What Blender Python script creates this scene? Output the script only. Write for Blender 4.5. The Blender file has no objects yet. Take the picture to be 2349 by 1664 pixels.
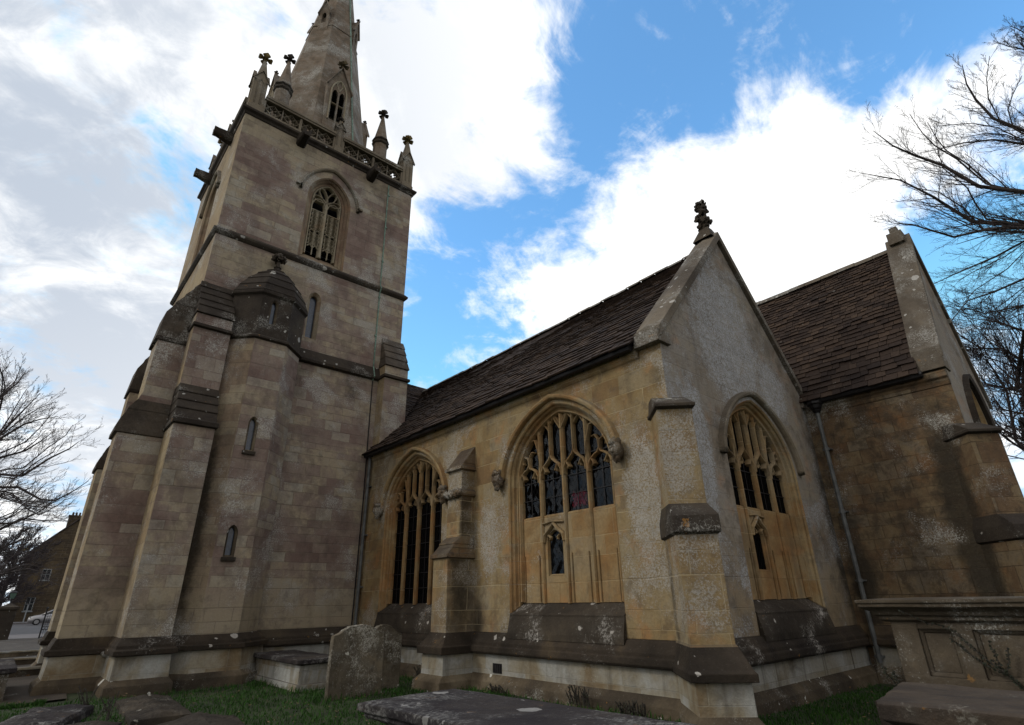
import bpy, math, random
import numpy as np
from mathutils import Vector, Matrix
from mathutils.geometry import tessellate_polygon

rad = math.radians
scene = bpy.context.scene
col = scene.collection

# ------------------------------------------------------------------ camera
cam_d = bpy.data.cameras.new("camera")
cam = bpy.data.objects.new("camera", cam_d)
col.objects.link(cam)
HEAD, PITCH, ROLL = 0.72190945, 0.41216585, -0.01736874
fw = Vector((math.sin(HEAD)*math.cos(PITCH), math.cos(HEAD)*math.cos(PITCH), math.sin(PITCH)))
rt = Vector((math.cos(HEAD), -math.sin(HEAD), 0))
up = rt.cross(fw)
r2 = rt*math.cos(ROLL) + up*math.sin(ROLL)
u2 = up*math.cos(ROLL) - rt*math.sin(ROLL)
cam.matrix_world = Matrix(((r2.x, u2.x, -fw.x, 0), (r2.y, u2.y, -fw.y, 0), (r2.z, u2.z, -fw.z, 1.6), (0, 0, 0, 1)))
cam_d.sensor_width = 36
cam_d.lens = 19.084
cam_d.clip_end = 3000
scene.camera = cam

# ------------------------------------------------------------------ sky, sun, exposure
SUN_EL, SUN_AZ = 38.0, 158.0        # direction to the sun: angle in the XY plane from +X
w = bpy.data.worlds.new("World")
scene.world = w
w.use_nodes = True
nt = w.node_tree
nt.nodes.clear()


class Nodes:
    def __init__(s, tree): s.t = tree
    def n(s, kind, **kw):
        nd = s.t.nodes.new(kind)
        for k, v in kw.items(): setattr(nd, k, v)
        return nd
    def put(s, sock, v):
        if isinstance(v, bpy.types.NodeSocket): s.t.links.new(v, sock)
        elif v is not None: sock.default_value = v
    def m(s, op, a, b=None, c=None, clamp=False):
        nd = s.n("ShaderNodeMath", operation=op, use_clamp=clamp)
        for i, v in enumerate((a, b, c)):
            if v is not None: s.put(nd.inputs[i], v)
        return nd.outputs[0]
    def v(s, op, a, b=None, scale=None):
        nd = s.n("ShaderNodeVectorMath", operation=op)
        s.put(nd.inputs[0], a)
        if b is not None: s.put(nd.inputs[1], b)
        if scale is not None: s.put(nd.inputs[3], scale)
        return nd.outputs[1] if op in ("DOT_PRODUCT", "LENGTH") else nd.outputs[0]
    def noise(s, vec, scale, detail=4, rough=0.55, dist=0.0):
        nd = s.n("ShaderNodeTexNoise")
        s.put(nd.inputs["Vector"], vec); nd.inputs["Scale"].default_value = scale
        nd.inputs["Detail"].default_value = detail; nd.inputs["Roughness"].default_value = rough
        nd.inputs["Distortion"].default_value = dist
        return nd.outputs[0]
    def step(s, x, a, b, to0=0.0, to1=1.0):
        nd = s.n("ShaderNodeMapRange", interpolation_type="SMOOTHSTEP")
        s.put(nd.inputs[0], x)
        for i, v in zip((1, 2, 3, 4), (a, b, to0, to1)): s.put(nd.inputs[i], v)
        return nd.outputs[0]
    def mix(s, f, a, b, mode="MIX"):
        nd = s.n("ShaderNodeMix", data_type="RGBA", blend_type=mode)
        s.put(nd.inputs[0], f)
        for i, v in ((6, a), (7, b)):
            if isinstance(v, (tuple, list)): v = (*v[:3], 1.0)
            s.put(nd.inputs[i], v)
        return nd.outputs[2]
    def ramp(s, f, stops):
        nd = s.n("ShaderNodeValToRGB")
        e = nd.color_ramp.elements
        while len(e) < len(stops): e.new(0.5)
        for el, (p, c) in zip(e, stops): el.position = p; el.color = (*c, 1)
        s.put(nd.inputs[0], f)
        return nd.outputs[0]
    def comb(s, x, y, z):
        nd = s.n("ShaderNodeCombineXYZ")
        for i, v in enumerate((x, y, z)): s.put(nd.inputs[i], v)
        return nd.outputs[0]
    def sep(s, v):
        nd = s.n("ShaderNodeSeparateXYZ"); s.put(nd.inputs[0], v); return nd.outputs


N = Nodes(nt)
out = N.n("ShaderNodeOutputWorld")
sky = N.n("ShaderNodeTexSky", sky_type="NISHITA", sun_disc=False)
sky.sun_elevation = rad(SUN_EL)
sky.sun_rotation = rad(90 - SUN_AZ)
sky.air_density = 1.0; sky.dust_density = 0.6; sky.ozone_density = 1.6
bg_sky = N.n("ShaderNodeBackground"); bg_sky.inputs[1].default_value = 0.11
N.put(bg_sky.inputs[0], N.v("MINIMUM", N.mix(1.0, sky.outputs[0], (1.6, 2.45, 2.7), "MULTIPLY"), (3.2, 5.6, 8.2)))
dirv = N.n("ShaderNodeTexCoord").outputs["Generated"]
sx, sy, sz = N.sep(dirv)
den = N.m("ADD", N.m("MAXIMUM", sz, 0.0), 0.35)
plane = N.comb(N.m("DIVIDE", sx, den), N.m("DIVIDE", sy, den), 0.7)
# cloud cover: banks of cloud and clear gaps around the sky dome, broken up by layered noise
BANKS = [((0.569, 0.295, 0.768), -.62, .19), ((0.673, 0.146, 0.725), -.62, .19), ((0.74, 0.003, 0.672), -.60, .17), ((0.761, -0.079, 0.643), -.5, .2),
         ((0.672, 0.247, 0.698), -.35, .11), ((0.42, 0.66, 0.62), -.7, .07), ((0.48, 0.675, 0.56), -.8, .075), ((0.53, 0.60, 0.595), -.8, .085),
         ((0.45, 0.755, 0.475), -.8, .09), ((0.56, 0.51, 0.65), -.6, .085), ((0.49, 0.80, 0.36), -.6, .10), ((0.063, 0.796, 0.602), -.5, .06), ((0.55, 0.40, 0.735), -.35, .08),
         ((0.925, 0.063, 0.376), -.75, .10), ((0.906, 0.0, 0.424), -.7, .11), ((0.97, 0.03, 0.25), -.4, .12), ((0.882, 0.096, 0.462), -.3, .06),
         ((0.396, 0.497, 0.772), .45, .16), ((0.509, 0.483, 0.712), .35, .07), ((0.328, 0.61, 0.721), .4, .2), ((0.689, 0.406, 0.6), .5, .11),
         ((0.741, 0.271, 0.614), .5, .10), ((0.785, 0.125, 0.605), .95, .10), ((0.81, -0.005, 0.59), .95, .09), ((0.659, 0.536, 0.528), .36, .13),
         ((0.566, 0.67, 0.481), .22, .08), ((0.80, 0.27, 0.53), .6, .16), ((0.83, 0.19, 0.52), .4, .10), ((-0.04, 0.748, 0.663), .3, .4), ((-0.07, 0.896, 0.439), .3, .4),
         ((-0.9, 0.1, 0.4), .35, .7), ((-0.3, -0.9, 0.4), .6, .9)]  # last bank is unseen, added behind the camera for the wall light
cover = None
for d, wt, sg in BANKS:
    d = Vector(d).normalized(); k = 2.0/(sg*1.15)**2
    e = N.m("EXPONENT", N.m("MULTIPLY_ADD", N.v("DOT_PRODUCT", dirv, tuple(d)), k, -k))
    cover = N.m("MULTIPLY_ADD", e, (wt*0.8 if wt > 0 else wt*0.66), cover if cover is not None else 0.46)
n1 = N.noise(plane, 3.4, 10, 0.60, 0.3)
n2 = N.noise(plane, 9.0, 9, 0.66, 0.6)
ridge = N.m("ABSOLUTE", N.m("MULTIPLY_ADD", N.noise(N.v("MULTIPLY", plane, (1.0, 1.6, 1.0)), 5.2, 8, 0.62, 0.8), 2.0, -1.0))
fb = N.m("ADD", N.m("MULTIPLY_ADD", n1, 3.0, -1.5), N.m("MULTIPLY_ADD", n2, 1.5, -0.75))
fb = N.m("ADD", fb, N.m("MULTIPLY_ADD", ridge, -0.95, 0.17))
cov = N.m("ADD", cover, fb)
mask = N.step(cov, 0.02, 0.92)
# thick cloud seen from below is grey, thinner rims are white
n3 = N.m("MULTIPLY_ADD", n2, 0.25, N.m("MULTIPLY", N.noise(plane, 2.3, 8, 0.58, 0.5), 0.75))
greyd = N.m("EXPONENT", N.m("MULTIPLY_ADD", N.v("DOT_PRODUCT", dirv, tuple(Vector((-0.15, 0.85, 0.55)).normalized())), 5.0, -5.0))
grey = N.m("MULTIPLY", N.step(n3, 0.44, 0.60), N.m("MULTIPLY_ADD", greyd, 0.85, 0.12), clamp=True)
ccol = N.mix(grey, (1.08, 1.08, 1.07), (0.46, 0.52, 0.61))
# unseen dull cloud deck added behind the camera to shape the wall light
back = N.step(N.v("DOT_PRODUCT", dirv, tuple(Vector((-0.45, -0.88, 0.15)).normalized())), -0.15, 0.55)
ccol = N.mix(back, ccol, (0.74, 0.70, 0.665))
bg_c = N.n("ShaderNodeBackground"); bg_c.inputs[1].default_value = 1.0
N.put(bg_c.inputs[0], ccol)
mx = N.n("ShaderNodeMixShader")
N.put(mx.inputs[0], mask)
nt.links.new(bg_sky.outputs[0], mx.inputs[1]); nt.links.new(bg_c.outputs[0], mx.inputs[2])
nt.links.new(mx.outputs[0], out.inputs[0])

sun_d = bpy.data.lights.new("sun", "SUN")
sun_d.energy = 0.8
sun_d.angle = rad(12)
sun_d.color = (1.0, 0.94, 0.84)
sun = bpy.data.objects.new("sun", sun_d)
col.objects.link(sun)
sd = Vector((math.cos(rad(SUN_EL))*math.cos(rad(SUN_AZ)), math.cos(rad(SUN_EL))*math.sin(rad(SUN_AZ)), math.sin(rad(SUN_EL))))
sun.rotation_euler = sd.to_track_quat("Z", "Y").to_euler()
sun.location = (-20, 10, 40)

scene.view_settings.view_transform = "Standard"
scene.view_settings.look = "None"
scene.view_settings.exposure = 0.25
scene.view_settings.gamma = 1.0
scene.cycles.max_bounces = 6
scene.cycles.transparent_max_bounces = 6

# ------------------------------------------------------------------ materials
MATS = {}
BEVEL = True       # worn, rounded arrises on the masonry


def new_mat(name):
    m = bpy.data.materials.new(name); m.use_nodes = True
    t = m.node_tree; t.nodes.clear()
    q = Nodes(t)
    o = q.n("ShaderNodeOutputMaterial"); b = q.n("ShaderNodeBsdfPrincipled")
    t.links.new(b.outputs[0], o.inputs[0])
    MATS[name] = m
    return m, q, b


def stone(name, tones, lichen=0.3, stain=0.5, block=(0.72, 0.30), mortar=(0.30, 0.26, 0.20), mortar_amt=0.5, blockvar=0.55,
          lich_col=(0.50, 0.50, 0.46), rust=0.0, dark_top=0.6, big=0.45, bump=0.7, orange=0.0, south_lit_col=None, streak=0.5, speck=34.0, patchy=0.0, scratch=0.0, stains_shade=(), lichens=(), low=None, rosette=0.0, su=2.6, tints=(), mott=0.0, mottcol=(0.105, 0.075, 0.048), ruststone=(0.36, 0.17, 0.06)):
    m, q, b = new_mat(name)
    g = q.n("ShaderNodeNewGeometry")
    P, TN = g.outputs["Position"], g.outputs["True Normal"]
    t = q.v("NORMALIZE", q.v("CROSS_PRODUCT", (0, 0, 1), TN))
    u = q.v("DOT_PRODUCT", P, t)
    px, py, pz = q.sep(P)
    wob = q.noise(P, 1.1, 2)
    vw = q.m("ADD", q.m("MULTIPLY", q.m("SINE", q.m("MULTIPLY", pz, 2.1)), 0.10), q.m("MULTIPLY", q.m("SINE", q.m("MULTIPLY", pz, 5.3)), 0.055))   # courses of unequal height
    uw = q.m("MULTIPLY", q.m("SINE", q.m("MULTIPLY_ADD", u, 1.9, q.m("MULTIPLY", pz, 0.15))), 0.22)
    vec = q.comb(q.m("ADD", u, uw), q.m("ADD", q.m("MULTIPLY_ADD", wob, 0.03, pz), vw), 0.0)
    big1 = q.noise(P, big, 5, 0.6, 0.6)
    mid = q.noise(P, 2.3, 5, 0.6, 0.4)
    fine = q.noise(P, 19.0, 5, 0.65)
    grain = q.noise(P, 70.0, 3, 0.6)
    if block:
        br = q.n("ShaderNodeTexBrick", offset=0.5, squash=1.0)
        q.put(br.inputs["Vector"], vec)
        br.inputs["Color1"].default_value = (0, 0, 0, 1); br.inputs["Color2"].default_value = (1, 1, 1, 1); br.inputs["Mortar"].default_value = (.5, .5, .5, 1)
        br.inputs["Scale"].default_value = 1.0; br.inputs["Mortar Size"].default_value = 0.008; br.inputs["Mortar Smooth"].default_value = 0.3
        br.inputs["Brick Width"].default_value = block[0]; br.inputs["Row Height"].default_value = block[1]
        brv, mort = q.sep(br.outputs["Color"])[0], br.outputs["Fac"]
    else:
        brv, mort = q.noise(P, 1.0, 2), None
    f = q.m("MULTIPLY_ADD", q.m("SUBTRACT", brv, 0.5), blockvar*0.6, q.m("MULTIPLY_ADD", q.m("SUBTRACT", big1, 0.5), 1.9, 0.5))
    f = q.m("ADD", f, q.m("MULTIPLY_ADD", mid, 0.6, -0.3))
    n = len(tones)
    c = q.ramp(f, [(0.12 + 0.76*i/(n-1), tones[i]) for i in range(n)])
    if patchy > 0 and block:      # odd replaced blocks and horizontal tool marks
        c = q.mix(q.m("MULTIPLY", q.step(brv, 0.86, 0.88), patchy), c, tones[-1])
        c = q.mix(q.m("MULTIPLY", q.step(brv, 0.10, 0.08), patchy*0.7), c, tones[0])
    if scratch > 0:
        sc = q.comb(q.m("MULTIPLY", u, 3.2), q.m("MULTIPLY", pz, 26.0), 0.0)
        sm = q.m("MULTIPLY", q.step(q.noise(sc, 1.0, 4, 0.6), 0.62, 0.70), q.step(mid, 0.45, 0.6))
        c = q.mix(q.m("MULTIPLY", sm, scratch), c, (0.46, 0.40, 0.30))
    if south_lit_col:
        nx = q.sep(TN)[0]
        c = q.mix(q.m("MULTIPLY", q.step(nx, -0.5, -0.9), 0.7), c, south_lit_col)  # south faces tinted buff: warm sunlight put into the stone colour
    c = q.mix(q.m("MULTIPLY_ADD", fine, 0.7, -0.05, clamp=True), q.mix(1.0, c, (0.60, 0.58, 0.56), "MULTIPLY"), q.mix(1.0, c, (1.22, 1.2, 1.16), "MULTIPLY"))
    if rust > 0:
        c = q.mix(q.m("MULTIPLY", q.step(q.noise(P, 1.6, 6, 0.65), 0.52, 0.68), rust), c, ruststone)
    def blobs(lst, amp):          # patches with a place and size of their own, ragged edged
        acc = None
        for (cx, cy, cz), (ra, rb, rc), wt in lst:
            d = q.v("MULTIPLY", q.v("SUBTRACT", P, (cx, cy, cz)), (1/ra, 1/rb, 1/rc))
            e = q.m("MULTIPLY", q.m("EXPONENT", q.m("MULTIPLY", q.v("DOT_PRODUCT", d, d), -1.0)), wt)
            acc = e if acc is None else q.m("MAXIMUM", acc, e)
        return q.step(q.m("MULTIPLY_ADD", q.noise(P, 3.0, 6, 0.7), amp, q.m("SUBTRACT", acc, amp*0.5)), 0.25, 0.75)
    if tints:
        c = q.mix(q.m("MULTIPLY", blobs([t_[:3] for t_ in tints], 1.0), 0.8), c, q.mix(q.m("MULTIPLY_ADD", brv, 0.5, 0.25), tints[0][3], tuple(v*0.75 for v in tints[0][3])))
    if low:
        lc, za, zb = low
        lz = q.step(q.m("MULTIPLY_ADD", big1, 1.6, q.m("MULTIPLY_ADD", mid, 0.8, pz)), zb+1.2, za+1.2, 1.0, 0.0)
        c = q.mix(q.m("MULTIPLY", lz, 0.75), c, q.mix(q.m("MULTIPLY_ADD", brv, 0.6, 0.2), lc, tuple(v*0.72 for v in lc)))
    if mott > 0:
        mo = q.m("ADD", q.m("MULTIPLY", q.noise(q.v("ADD", P, (2, 8, 4)), 3.6, 8, 0.7, 0.4), 0.65), q.m("MULTIPLY", q.noise(P, 0.7, 3), 0.35))
        c = q.mix(q.m("MULTIPLY", q.step(mo, 0.47, 0.60), mott), c, mottcol)
    # dark run-off streaks and sooty patches
    sv = q.comb(q.m("MULTIPLY", u, su), q.m("MULTIPLY", pz, 0.28), 0.0)
    stv = q.m("MULTIPLY", q.step(q.noise(sv, 1.0, 6, 0.6, 0.3), 0.50, 0.72), streak)
    pat = q.step(q.noise(q.v("ADD", P, (7.3, 2.1, 5.5)), 0.75, 6, 0.65, 0.5), 0.53, 0.72)
    c = q.mix(q.m("MULTIPLY", q.m("MAXIMUM", stv, pat), stain, clamp=True), c, (0.055, 0.045, 0.035))
    if stains_shade:
        c = q.mix(q.m("MULTIPLY", blobs(stains_shade, 0.9), 0.86), c, q.mix(fine, (0.020, 0.017, 0.013), (0.05, 0.042, 0.03)))
    if mort is not None:
        mvis = q.m("MULTIPLY", q.step(q.noise(P, 0.9, 3), 0.36, 0.62), mortar_amt)
        c = q.mix(q.m("MULTIPLY", mort, mvis), c, mortar)
    # lichen
    lm = q.step(q.noise(q.v("ADD", P, (3.1, 9.2, 1.7)), 0.9, 5, 0.6, 0.3), 0.62 - 0.28*lichen, 0.78 - 0.2*lichen)
    if lichens: lm = q.m("MAXIMUM", lm, q.m("MULTIPLY", blobs(lichens, 0.8), 1.15))
    c = q.mix(q.m("MULTIPLY", lm, 0.5*lichen, clamp=True), c, tuple(v*0.62 for v in tones[1]))
    crust = q.m("MULTIPLY", lm, q.step(q.noise(P, 6.5, 7, 0.72), 0.42, 0.62))
    c = q.mix(q.m("MULTIPLY", crust, 0.38*lichen, clamp=True), c, tuple(v*0.72 for v in lich_col))
    ls = q.step(q.m("MULTIPLY_ADD", lm, 0.13, q.noise(P, speck, 8, 0.78)), 0.59, 0.69)
    ls2 = q.step(q.m("MULTIPLY_ADD", lm, 0.10, q.noise(q.v("ADD", P, (1, 4, 2)), speck*0.36, 8, 0.74)), 0.67, 0.725)
    c = q.mix(q.m("MULTIPLY", q.m("MAXIMUM", ls, ls2), q.m("MULTIPLY_ADD", lm, 0.5, 0.26), clamp=True), c, q.mix(q.noise(q.v("ADD", P, (4, 4, 9)), 5.0, 4), tuple(v*0.55 for v in lich_col), tuple(min(1, v*1.2) for v in lich_col)))
    if rosette > 0:          # separate round lichen colonies with a paler rim
        for sc_, off, th in ((3.4, 0.0, 0.62), (7.5, 4.0, 0.5)):
            vo = q.n("ShaderNodeTexVoronoi"); vo.inputs["Scale"].default_value = sc_
            q.put(vo.inputs["Vector"], q.v("ADD", q.v("ADD", P, (off, off, 0)), q.v("SCALE", q.v("SUBTRACT", q.comb(q.noise(P, 9, 3), q.noise(q.v("ADD", P, (5, 5, 5)), 9, 3), fine), (0.5, 0.5, 0.5)), scale=0.10)))
            rnd = q.sep(vo.outputs["Color"])
            rr_ = q.m("MULTIPLY_ADD", rnd[1], 0.22, 0.10)
            disc = q.step(q.m("SUBTRACT", rr_, vo.outputs["Distance"]), 0.0, 0.04)
            on = q.m("MULTIPLY", disc, q.m("GREATER_THAN", rnd[0], 1.0-0.5*rosette*th))
            c = q.mix(q.m("MULTIPLY", on, q.m("MULTIPLY_ADD", fine, 0.7, 0.42), clamp=True), c, q.mix(rnd[2], lich_col, tuple(min(1, v*1.35) for v in lich_col)))
    if orange > 0:
        om = q.step(q.noise(q.v("ADD", P, (8, 1, 6)), 3.2, 5, 0.7), 0.66, 0.70)
        c = q.mix(q.m("MULTIPLY", om, orange), c, (0.42, 0.20, 0.035))
    if dark_top > 0:
        nz = q.sep(TN)[2]
        c = q.mix(q.m("MULTIPLY", q.step(nz, 0.15, 0.6), dark_top), c, q.mix(mid, (0.035, 0.030, 0.024), (0.075, 0.062, 0.05)))
    if BEVEL:
        bv = q.n("ShaderNodeBevel", samples=4); bv.inputs["Radius"].default_value = 0.028
        bev = bv.outputs[0]
        worn = q.m("SUBTRACT", 1.0, q.v("DOT_PRODUCT", bev, g.outputs["Normal"]))
        worn = q.m("MULTIPLY", q.step(worn, 0.02, 0.22), q.step(q.noise(P, 4.0, 6, 0.7), 0.42, 0.60))
        c = q.mix(q.m("MULTIPLY", worn, 0.40), c, q.mix(mid, tuple(v*0.5 for v in tones[0]), tuple(min(1, v*1.15) for v in tones[-1])))
    q.put(b.inputs["Base Color"], c)
    b.inputs["Roughness"].default_value = 0.92
    b.inputs["Specular IOR Level"].default_value = 0.2
    h = q.m("ADD", q.m("MULTIPLY", fine, 0.6), q.m("MULTIPLY", grain, 0.25))
    if mort is not None: h = q.m("MULTIPLY_ADD", mort, -0.9, h)
    h = q.m("MULTIPLY_ADD", brv, 0.25, h)
    bp = q.n("ShaderNodeBump"); bp.inputs["Strength"].default_value = bump; bp.inputs["Distance"].default_value = 0.03
    q.put(bp.inputs["Height"], h)
    if BEVEL: q.put(bp.inputs["Normal"], bev)
    q.put(b.inputs["Normal"], bp.outputs[0])
    return m


T_TOWER = [(0.205, 0.145, 0.125), (0.26, 0.195, 0.168), (0.30, 0.24, 0.20), (0.40, 0.34, 0.245), (0.42, 0.395, 0.335)]
stone("tower_stone", T_TOWER, lichen=0.6, stain=0.45, south_lit_col=(0.40, 0.31, 0.17), mortar=(0.11, 0.09, 0.07), mortar_amt=0.36, blockvar=0.65, patchy=0.45, mott=0.45, mottcol=(0.105, 0.082, 0.07), block=(0.64, 0.265), scratch=0.55, tints=[((3.2, 16, 16.7), (2.6, 0.6, 0.75), 0.9, (0.37, 0.315, 0.215)), ((7.5, 16, 16.6), (1.6, 0.6, 0.6), 0.8), ((3.6, 16, 11.3), (2.0, 0.6, 0.65), 0.9), ((3.0, 15.2, 3.0), (0.5, 0.6, 1.6), 0.7), ((6.8, 16, 9.6), (1.0, 0.4, 0.5), 0.6)], big=0.6, low=((0.37, 0.315, 0.215), 2.6, 1.2), stains_shade=[((3.22, 15.6, 3.5), (0.22, 0.8, 3.0), 0.85), ((5.3, 16, 8.1), (0.5, 0.3, 0.6), 0.5), ((7.1, 16, 8.0), (0.5, 0.3, 0.6), 0.6)])  # first dark patch paints buttress shade onto the turret, the others are run-off
stone("spire_stone", [(0.16, 0.125, 0.09), (0.22, 0.17, 0.125), (0.27, 0.23, 0.19), (0.21, 0.175, 0.13)], lichen=0.7, stain=0.5, block=(0.6, 0.33), mortar_amt=0.4, patchy=0.4, scratch=0.4, big=1.2, mott=0.6, mottcol=(0.09, 0.075, 0.055))
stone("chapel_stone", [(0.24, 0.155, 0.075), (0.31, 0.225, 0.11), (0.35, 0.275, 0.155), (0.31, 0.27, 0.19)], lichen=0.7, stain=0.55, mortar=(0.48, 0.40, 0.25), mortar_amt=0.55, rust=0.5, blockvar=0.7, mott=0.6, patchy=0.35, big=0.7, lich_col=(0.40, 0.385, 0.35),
      stains_shade=[((7.6, 10.42, 2.9), (0.42, 0.14, 2.3), 1.0), ((7.72, 5.28, 1.7), (0.26, 0.16, 1.1), 0.9), ((7.95, 10.3, 1.2), (0.2, 0.25, 0.5), 0.7), ((7.9, 5.05, 5.3), (0.2, 0.3, 0.4), 0.6)],
      lichens=[((7.95, 5.65, 3.3), (0.4, 0.5, 1.5), 1.0), ((7.95, 9.9, 2.9), (0.3, 0.45, 1.1), 0.95), ((7.6, 4.7, 3.7), (0.4, 0.4, 0.9), 1.0), ((7.95, 11.5, 5.0), (0.3, 0.5, 0.5), 0.8)])
stone("gable_stone", [(0.22, 0.175, 0.13), (0.27, 0.23, 0.18), (0.30, 0.275, 0.24), (0.33, 0.29, 0.22)], lichen=0.7, stain=0.6, mott=0.6, mottcol=(0.085, 0.072, 0.06), low=((0.27, 0.20, 0.11), 3.4, 1.2), stains_shade=[((14.05, 4.93, 3.0), (0.35, 0.3, 3.2), 0.8)],
      lichens=[((10.6, 4.93, 6.8), (1.5, 0.4, 1.9), 1.25), ((8.75, 4.93, 4.0), (0.5, 0.4, 1.6), 1.2), ((12.4, 4.93, 6.0), (1.0, 0.3, 1.0), 0.95)], lich_col=(0.40, 0.415, 0.43), mortar_amt=0.2, rust=0.3, blockvar=0.3)
stone("chancel_stone", [(0.125, 0.082, 0.050), (0.17, 0.115, 0.068), (0.225, 0.17, 0.10), (0.20, 0.165, 0.12)], lichen=0.6, stain=0.85, mortar=(0.06, 0.045, 0.03), mortar_amt=0.7, rust=0.45, blockvar=0.9, block=(0.55, 0.27), patchy=0.6, big=0.9, bump=0.9, mott=0.75, mottcol=(0.055, 0.042, 0.030), stains_shade=[((14.15, 2.45, 2.8), (0.4, 0.38, 3.0), 1.0), ((14.15, 4.6, 1.8), (0.3, 0.35, 1.8), 0.85)], ruststone=(0.20, 0.095, 0.035))
stone("dark_stone", [(0.024, 0.019, 0.016), (0.036, 0.029, 0.024), (0.055, 0.045, 0.035), (0.09, 0.072, 0.05)], lichen=0.45, stain=0.4, block=None, orange=0.4, dark_top=0.0, lich_col=(0.34, 0.33, 0.30), speck=30, rosette=0.35)
stone("plinth_mould", [(0.018, 0.014, 0.012), (0.030, 0.024, 0.018), (0.050, 0.039, 0.029), (0.11, 0.082, 0.05)], lichen=0.35, stain=0.3, block=None, orange=0.35, dark_top=0.0, lich_col=(0.36, 0.34, 0.31), speck=24, rosette=0.28)
stone("base_stone", [(0.23, 0.175, 0.105), (0.32, 0.29, 0.22), (0.40, 0.405, 0.38), (0.46, 0.48, 0.47)], lichen=0.3, stain=0.65, big=0.8, mortar_amt=0.3, block=(0.9, 0.45), streak=0.9)
stone("sill_stone", [(0.022, 0.018, 0.014), (0.040, 0.033, 0.026), (0.065, 0.053, 0.040), (0.10, 0.08, 0.055)], lichen=0.6, stain=0.5, block=None, orange=0.35, dark_top=0.0, rosette=0.35, lich_col=(0.33, 0.31, 0.28), speck=22)
stone("weather_stone", [(0.05, 0.041, 0.034), (0.08, 0.066, 0.053), (0.12, 0.098, 0.075), (0.18, 0.15, 0.11)], lichen=0.6, stain=0.7, block=None, dark_top=0.2, mott=0.6, mottcol=(0.03, 0.025, 0.02), rosette=0.2, lich_col=(0.36, 0.35, 0.32))
stone("drip_stone", [(0.26, 0.23, 0.17), (0.36, 0.36, 0.33), (0.43, 0.45, 0.44)], lichen=0.3, stain=1.0, streak=1.0, su=7.0, block=(0.9, 0.45), mortar_amt=0.3, dark_top=0.0)
stone("coping_stone", [(0.075, 0.062, 0.048), (0.11, 0.092, 0.072), (0.16, 0.135, 0.105), (0.22, 0.19, 0.145)], lichen=0.8, stain=0.6, block=None, orange=0.25, dark_top=0.0, rosette=0.7, lich_col=(0.36, 0.35, 0.32))
stone("tower_trim", [(0.19, 0.13, 0.095), (0.25, 0.185, 0.13), (0.31, 0.25, 0.17), (0.33, 0.29, 0.22)], lichen=0.3, stain=0.4, block=(3.0, 0.4), mortar_amt=0.3, rust=0.25, dark_top=0.2)
stone("foot_stone", [(0.04, 0.033, 0.024), (0.07, 0.056, 0.04), (0.12, 0.095, 0.063), (0.22, 0.185, 0.13)], lichen=0.4, stain=0.5, block=None, orange=0.5, dark_top=0.0, rosette=0.4)
stone("moulding_stone", [(0.27, 0.145, 0.055), (0.33, 0.21, 0.095), (0.38, 0.29, 0.155), (0.34, 0.29, 0.20)], lichen=0.3, stain=0.5, block=(3.0, 0.45), mortar_amt=0.4, rust=0.55, dark_top=0.2, streak=0.5, mott=0.45, mottcol=(0.13, 0.085, 0.045))
stone("tracery_stone", [(0.25, 0.13, 0.05), (0.31, 0.195, 0.085), (0.36, 0.265, 0.14), (0.32, 0.26, 0.17)], lichen=0.25, stain=0.7, mortar=(0.42, 0.33, 0.19), mortar_amt=0.6, block=(0.68, 0.45), rust=0.5, dark_top=0.0, streak=0.6, mott=0.4, mottcol=(0.13, 0.085, 0.045))
stone("pale_tracery", [(0.30, 0.26, 0.19), (0.38, 0.34, 0.25), (0.43, 0.39, 0.30), (0.42, 0.39, 0.33)], lichen=0.2, stain=0.25, block=None, dark_top=0.0, rust=0.25)
stone("parapet_stone", [(0.14, 0.12, 0.09), (0.19, 0.16, 0.12), (0.24, 0.205, 0.15), (0.28, 0.25, 0.20)], lichen=0.6, stain=0.6, block=None, orange=0.2, dark_top=0.5)
stone("gold_lichen_stone", [(0.07, 0.06, 0.045), (0.12, 0.095, 0.05), (0.19, 0.14, 0.045), (0.12, 0.105, 0.08)], lichen=0.3, stain=0.5, block=None, orange=0.5, dark_top=0.2)
stone("headstone_stone", [(0.085, 0.072, 0.052), (0.13, 0.112, 0.082), (0.18, 0.155, 0.115), (0.24, 0.20, 0.14)], lichen=0.75, rosette=0.5, stain=0.9, mott=0.7, mottcol=(0.05, 0.042, 0.03), block=None, orange=0.25, dark_top=0.0, speck=30, lich_col=(0.55, 0.54, 0.48), big=1.4)
stone("tomb_panel_stone", [(0.055, 0.043, 0.029), (0.085, 0.068, 0.048), (0.115, 0.095, 0.07), (0.16, 0.13, 0.088)], lichen=0.6, stain=0.7, block=None, orange=0.3, dark_top=0.2, big=0.9)
stone("tomb_slab_stone", [(0.03, 0.024, 0.021), (0.05, 0.04, 0.034), (0.08, 0.062, 0.048), (0.12, 0.095, 0.068)], lichen=0.5, stain=0.6, block=None, orange=0.3, dark_top=0.25, lich_col=(0.28, 0.26, 0.22), speck=24, big=1.4)
stone("slab_stone", [(0.018, 0.015, 0.018), (0.028, 0.024, 0.027), (0.042, 0.036, 0.036), (0.07, 0.06, 0.05)], lichen=0.7, stain=0.3, block=None, orange=0.15, dark_top=0.0, lich_col=(0.21, 0.205, 0.195), speck=20, rosette=0.9, big=1.2)
stone("carved_slab_stone", [(0.024, 0.020, 0.017), (0.038, 0.032, 0.026), (0.056, 0.047, 0.037), (0.085, 0.07, 0.052)], lichen=0.35, stain=0.6, mott=0.7, mottcol=(0.014, 0.012, 0.009), block=None, orange=0.1, dark_top=0.0, lich_col=(0.24, 0.23, 0.195), speck=22, rosette=0.3, big=1.2)
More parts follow.
